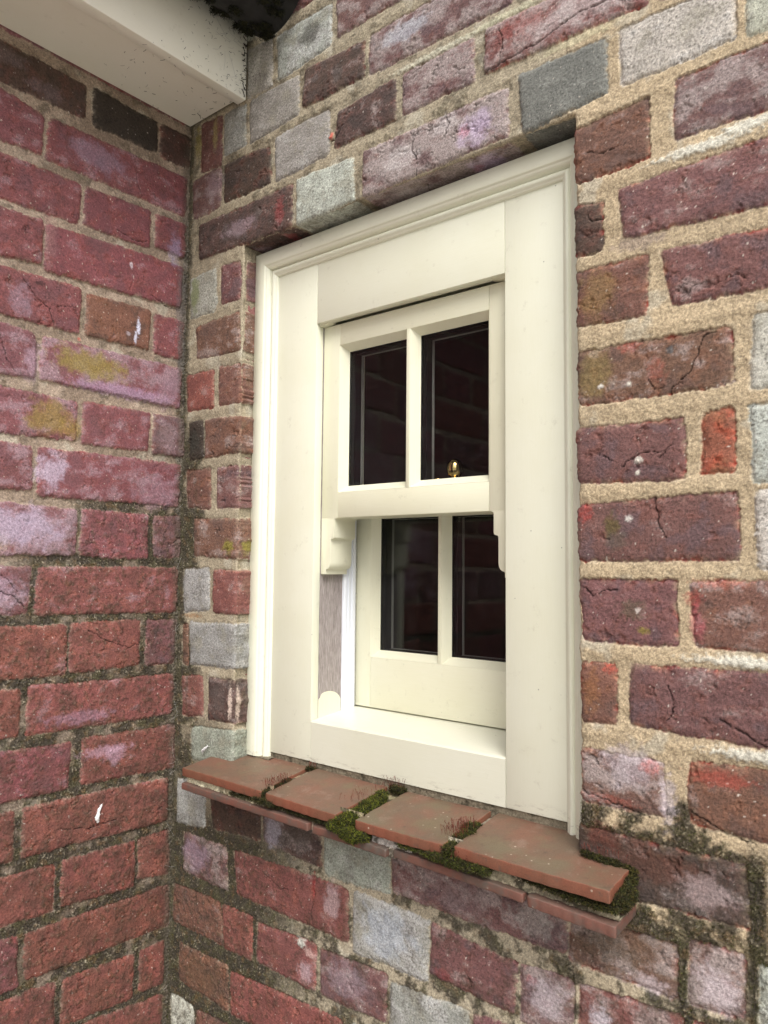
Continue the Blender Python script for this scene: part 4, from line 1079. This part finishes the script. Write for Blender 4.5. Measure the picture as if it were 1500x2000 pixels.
# ------------------------------------------------------------------ cocoons and cobwebs
def cocoon(pts, rad, label, seed):
    rn = random.Random(seed); m = MB(); P = []
    n = 16
    for i in range(n):
        t = i/(n-1)*(len(pts)-1); a = int(min(t, len(pts)-2)); f = t-a
        P.append(Vector(pts[a]).lerp(Vector(pts[a+1]), f)+Vector([rn.uniform(-.0005, .0005) for _ in range(3)]))
    rr = [max(.0004, rad*(math.sin(math.pi*min(1, (i/(n-1))**.7))**.6)*rn.uniform(.75, 1.2)) for i in range(n)]
    m.tube(P, rr, 9)
    for _ in range(10):
        a = P[rn.randrange(2, n-2)]; m.tube([a, a+Vector([rn.uniform(-.004, .004) for _ in range(3)])+Vector((0, -.0, -.002))], .0002, 3)
    tag(m.build('spider_cocoon', M['cocoon'], None, smooth=True), label, 'cocoon', 'white silk cocoons on the brickwork')
cocoon([(.003, -.1185, -.3480), (.0040, -.1205, -.3400), (.0030, -.1170, -.3300), (.0035, -.1135, -.3235)], .0026, 'white silk cocoon stuck to a brick low on the left maroon wall', 1)
cocoon([(.071, -.0040, -.2640), (.078, -.0050, -.2590), (.085, -.0040, -.2530)], .0018, 'white silk cocoon at the left end of the tile sill', 2)
m = MB(); rn = random.Random(15)
for _ in range(150):
    f = rn.random()**1.8; y = -.003-f*.11; z = rn.uniform(.668, .80)-.0; L = rn.uniform(.001, .0055)
    a = Vector((.1315, y, z)); d = Vector((0, rn.uniform(-1, 1), rn.uniform(-1, 1))).normalized()*L
    m.tube([a, a+d*.5+Vector((.0006, 0, rn.uniform(-.001, .001))), a+d], rn.choice((.00012, .0002, .0003)), 3)
for _ in range(55):
    x = rn.uniform(.004, .128); y = -.003-rn.random()**1.3*.16; z = .6742 if x < .112 else .6652
    a = Vector((x, y, z)); d = Vector((rn.uniform(-1, 1), rn.uniform(-1, 1), -.1)).normalized()*rn.uniform(.0015, .007)
    m.tube([a, a+d*.5+Vector((0, 0, -.0004)), a+d], rn.choice((.00015, .0003)), 3)
for _ in range(30):
    a = Vector((.1318, -rn.uniform(.001, .008), rn.uniform(.67, .76))); m.tube([a, a+Vector((.001, rn.uniform(-.003, .001), rn.uniform(-.004, .004))), a+Vector((.0015, rn.uniform(-.006, 0), rn.uniform(-.005, .005)))], .0006, 4)
tag(m.build('debris', plain('dark plant debris', (.05, .042, .03), .9)), 'dark plant threads and fly marks stuck in cobweb on the fascia and soffit', 'debris', kind='stuff')
m = MB(); rn = random.Random(5)
for _ in range(20):
    a = Vector((.5345-rn.uniform(.0, .004), .108, .0600-rn.uniform(0, .04))); b = Vector((.500+rn.uniform(-.008, .016), .112, .0600-rn.uniform(0, .003)))
    mid = (a+b)/2+Vector((0, 0, -.002)); m.tube([a, mid, b], .00006, 3)
for _ in range(14):
    y = -rn.uniform(.002, .05); a = Vector((.1320, y, .70+rn.uniform(-.02, .05))); b = a+Vector((.0006, rn.uniform(-.03, .012), rn.uniform(-.02, .03))); m.tube([a, (a+b)/2+Vector((.0015, 0, -.002)), b], .00018, 3)
for _ in range(26):
    z = rn.uniform(-.62, .5); a = Vector((.002, -rn.uniform(.002, .012), z)); b = Vector((rn.uniform(.002, .014), -.002, z+rn.uniform(-.02, .02))); m.tube([a, (a+b)/2+Vector((.0, 0, -.001)), b], .0001, 3)
tag(m.build('cobweb', M['web']), 'fine cobweb strands in the corners of window, fascia and walls', 'cobweb', kind='stuff')
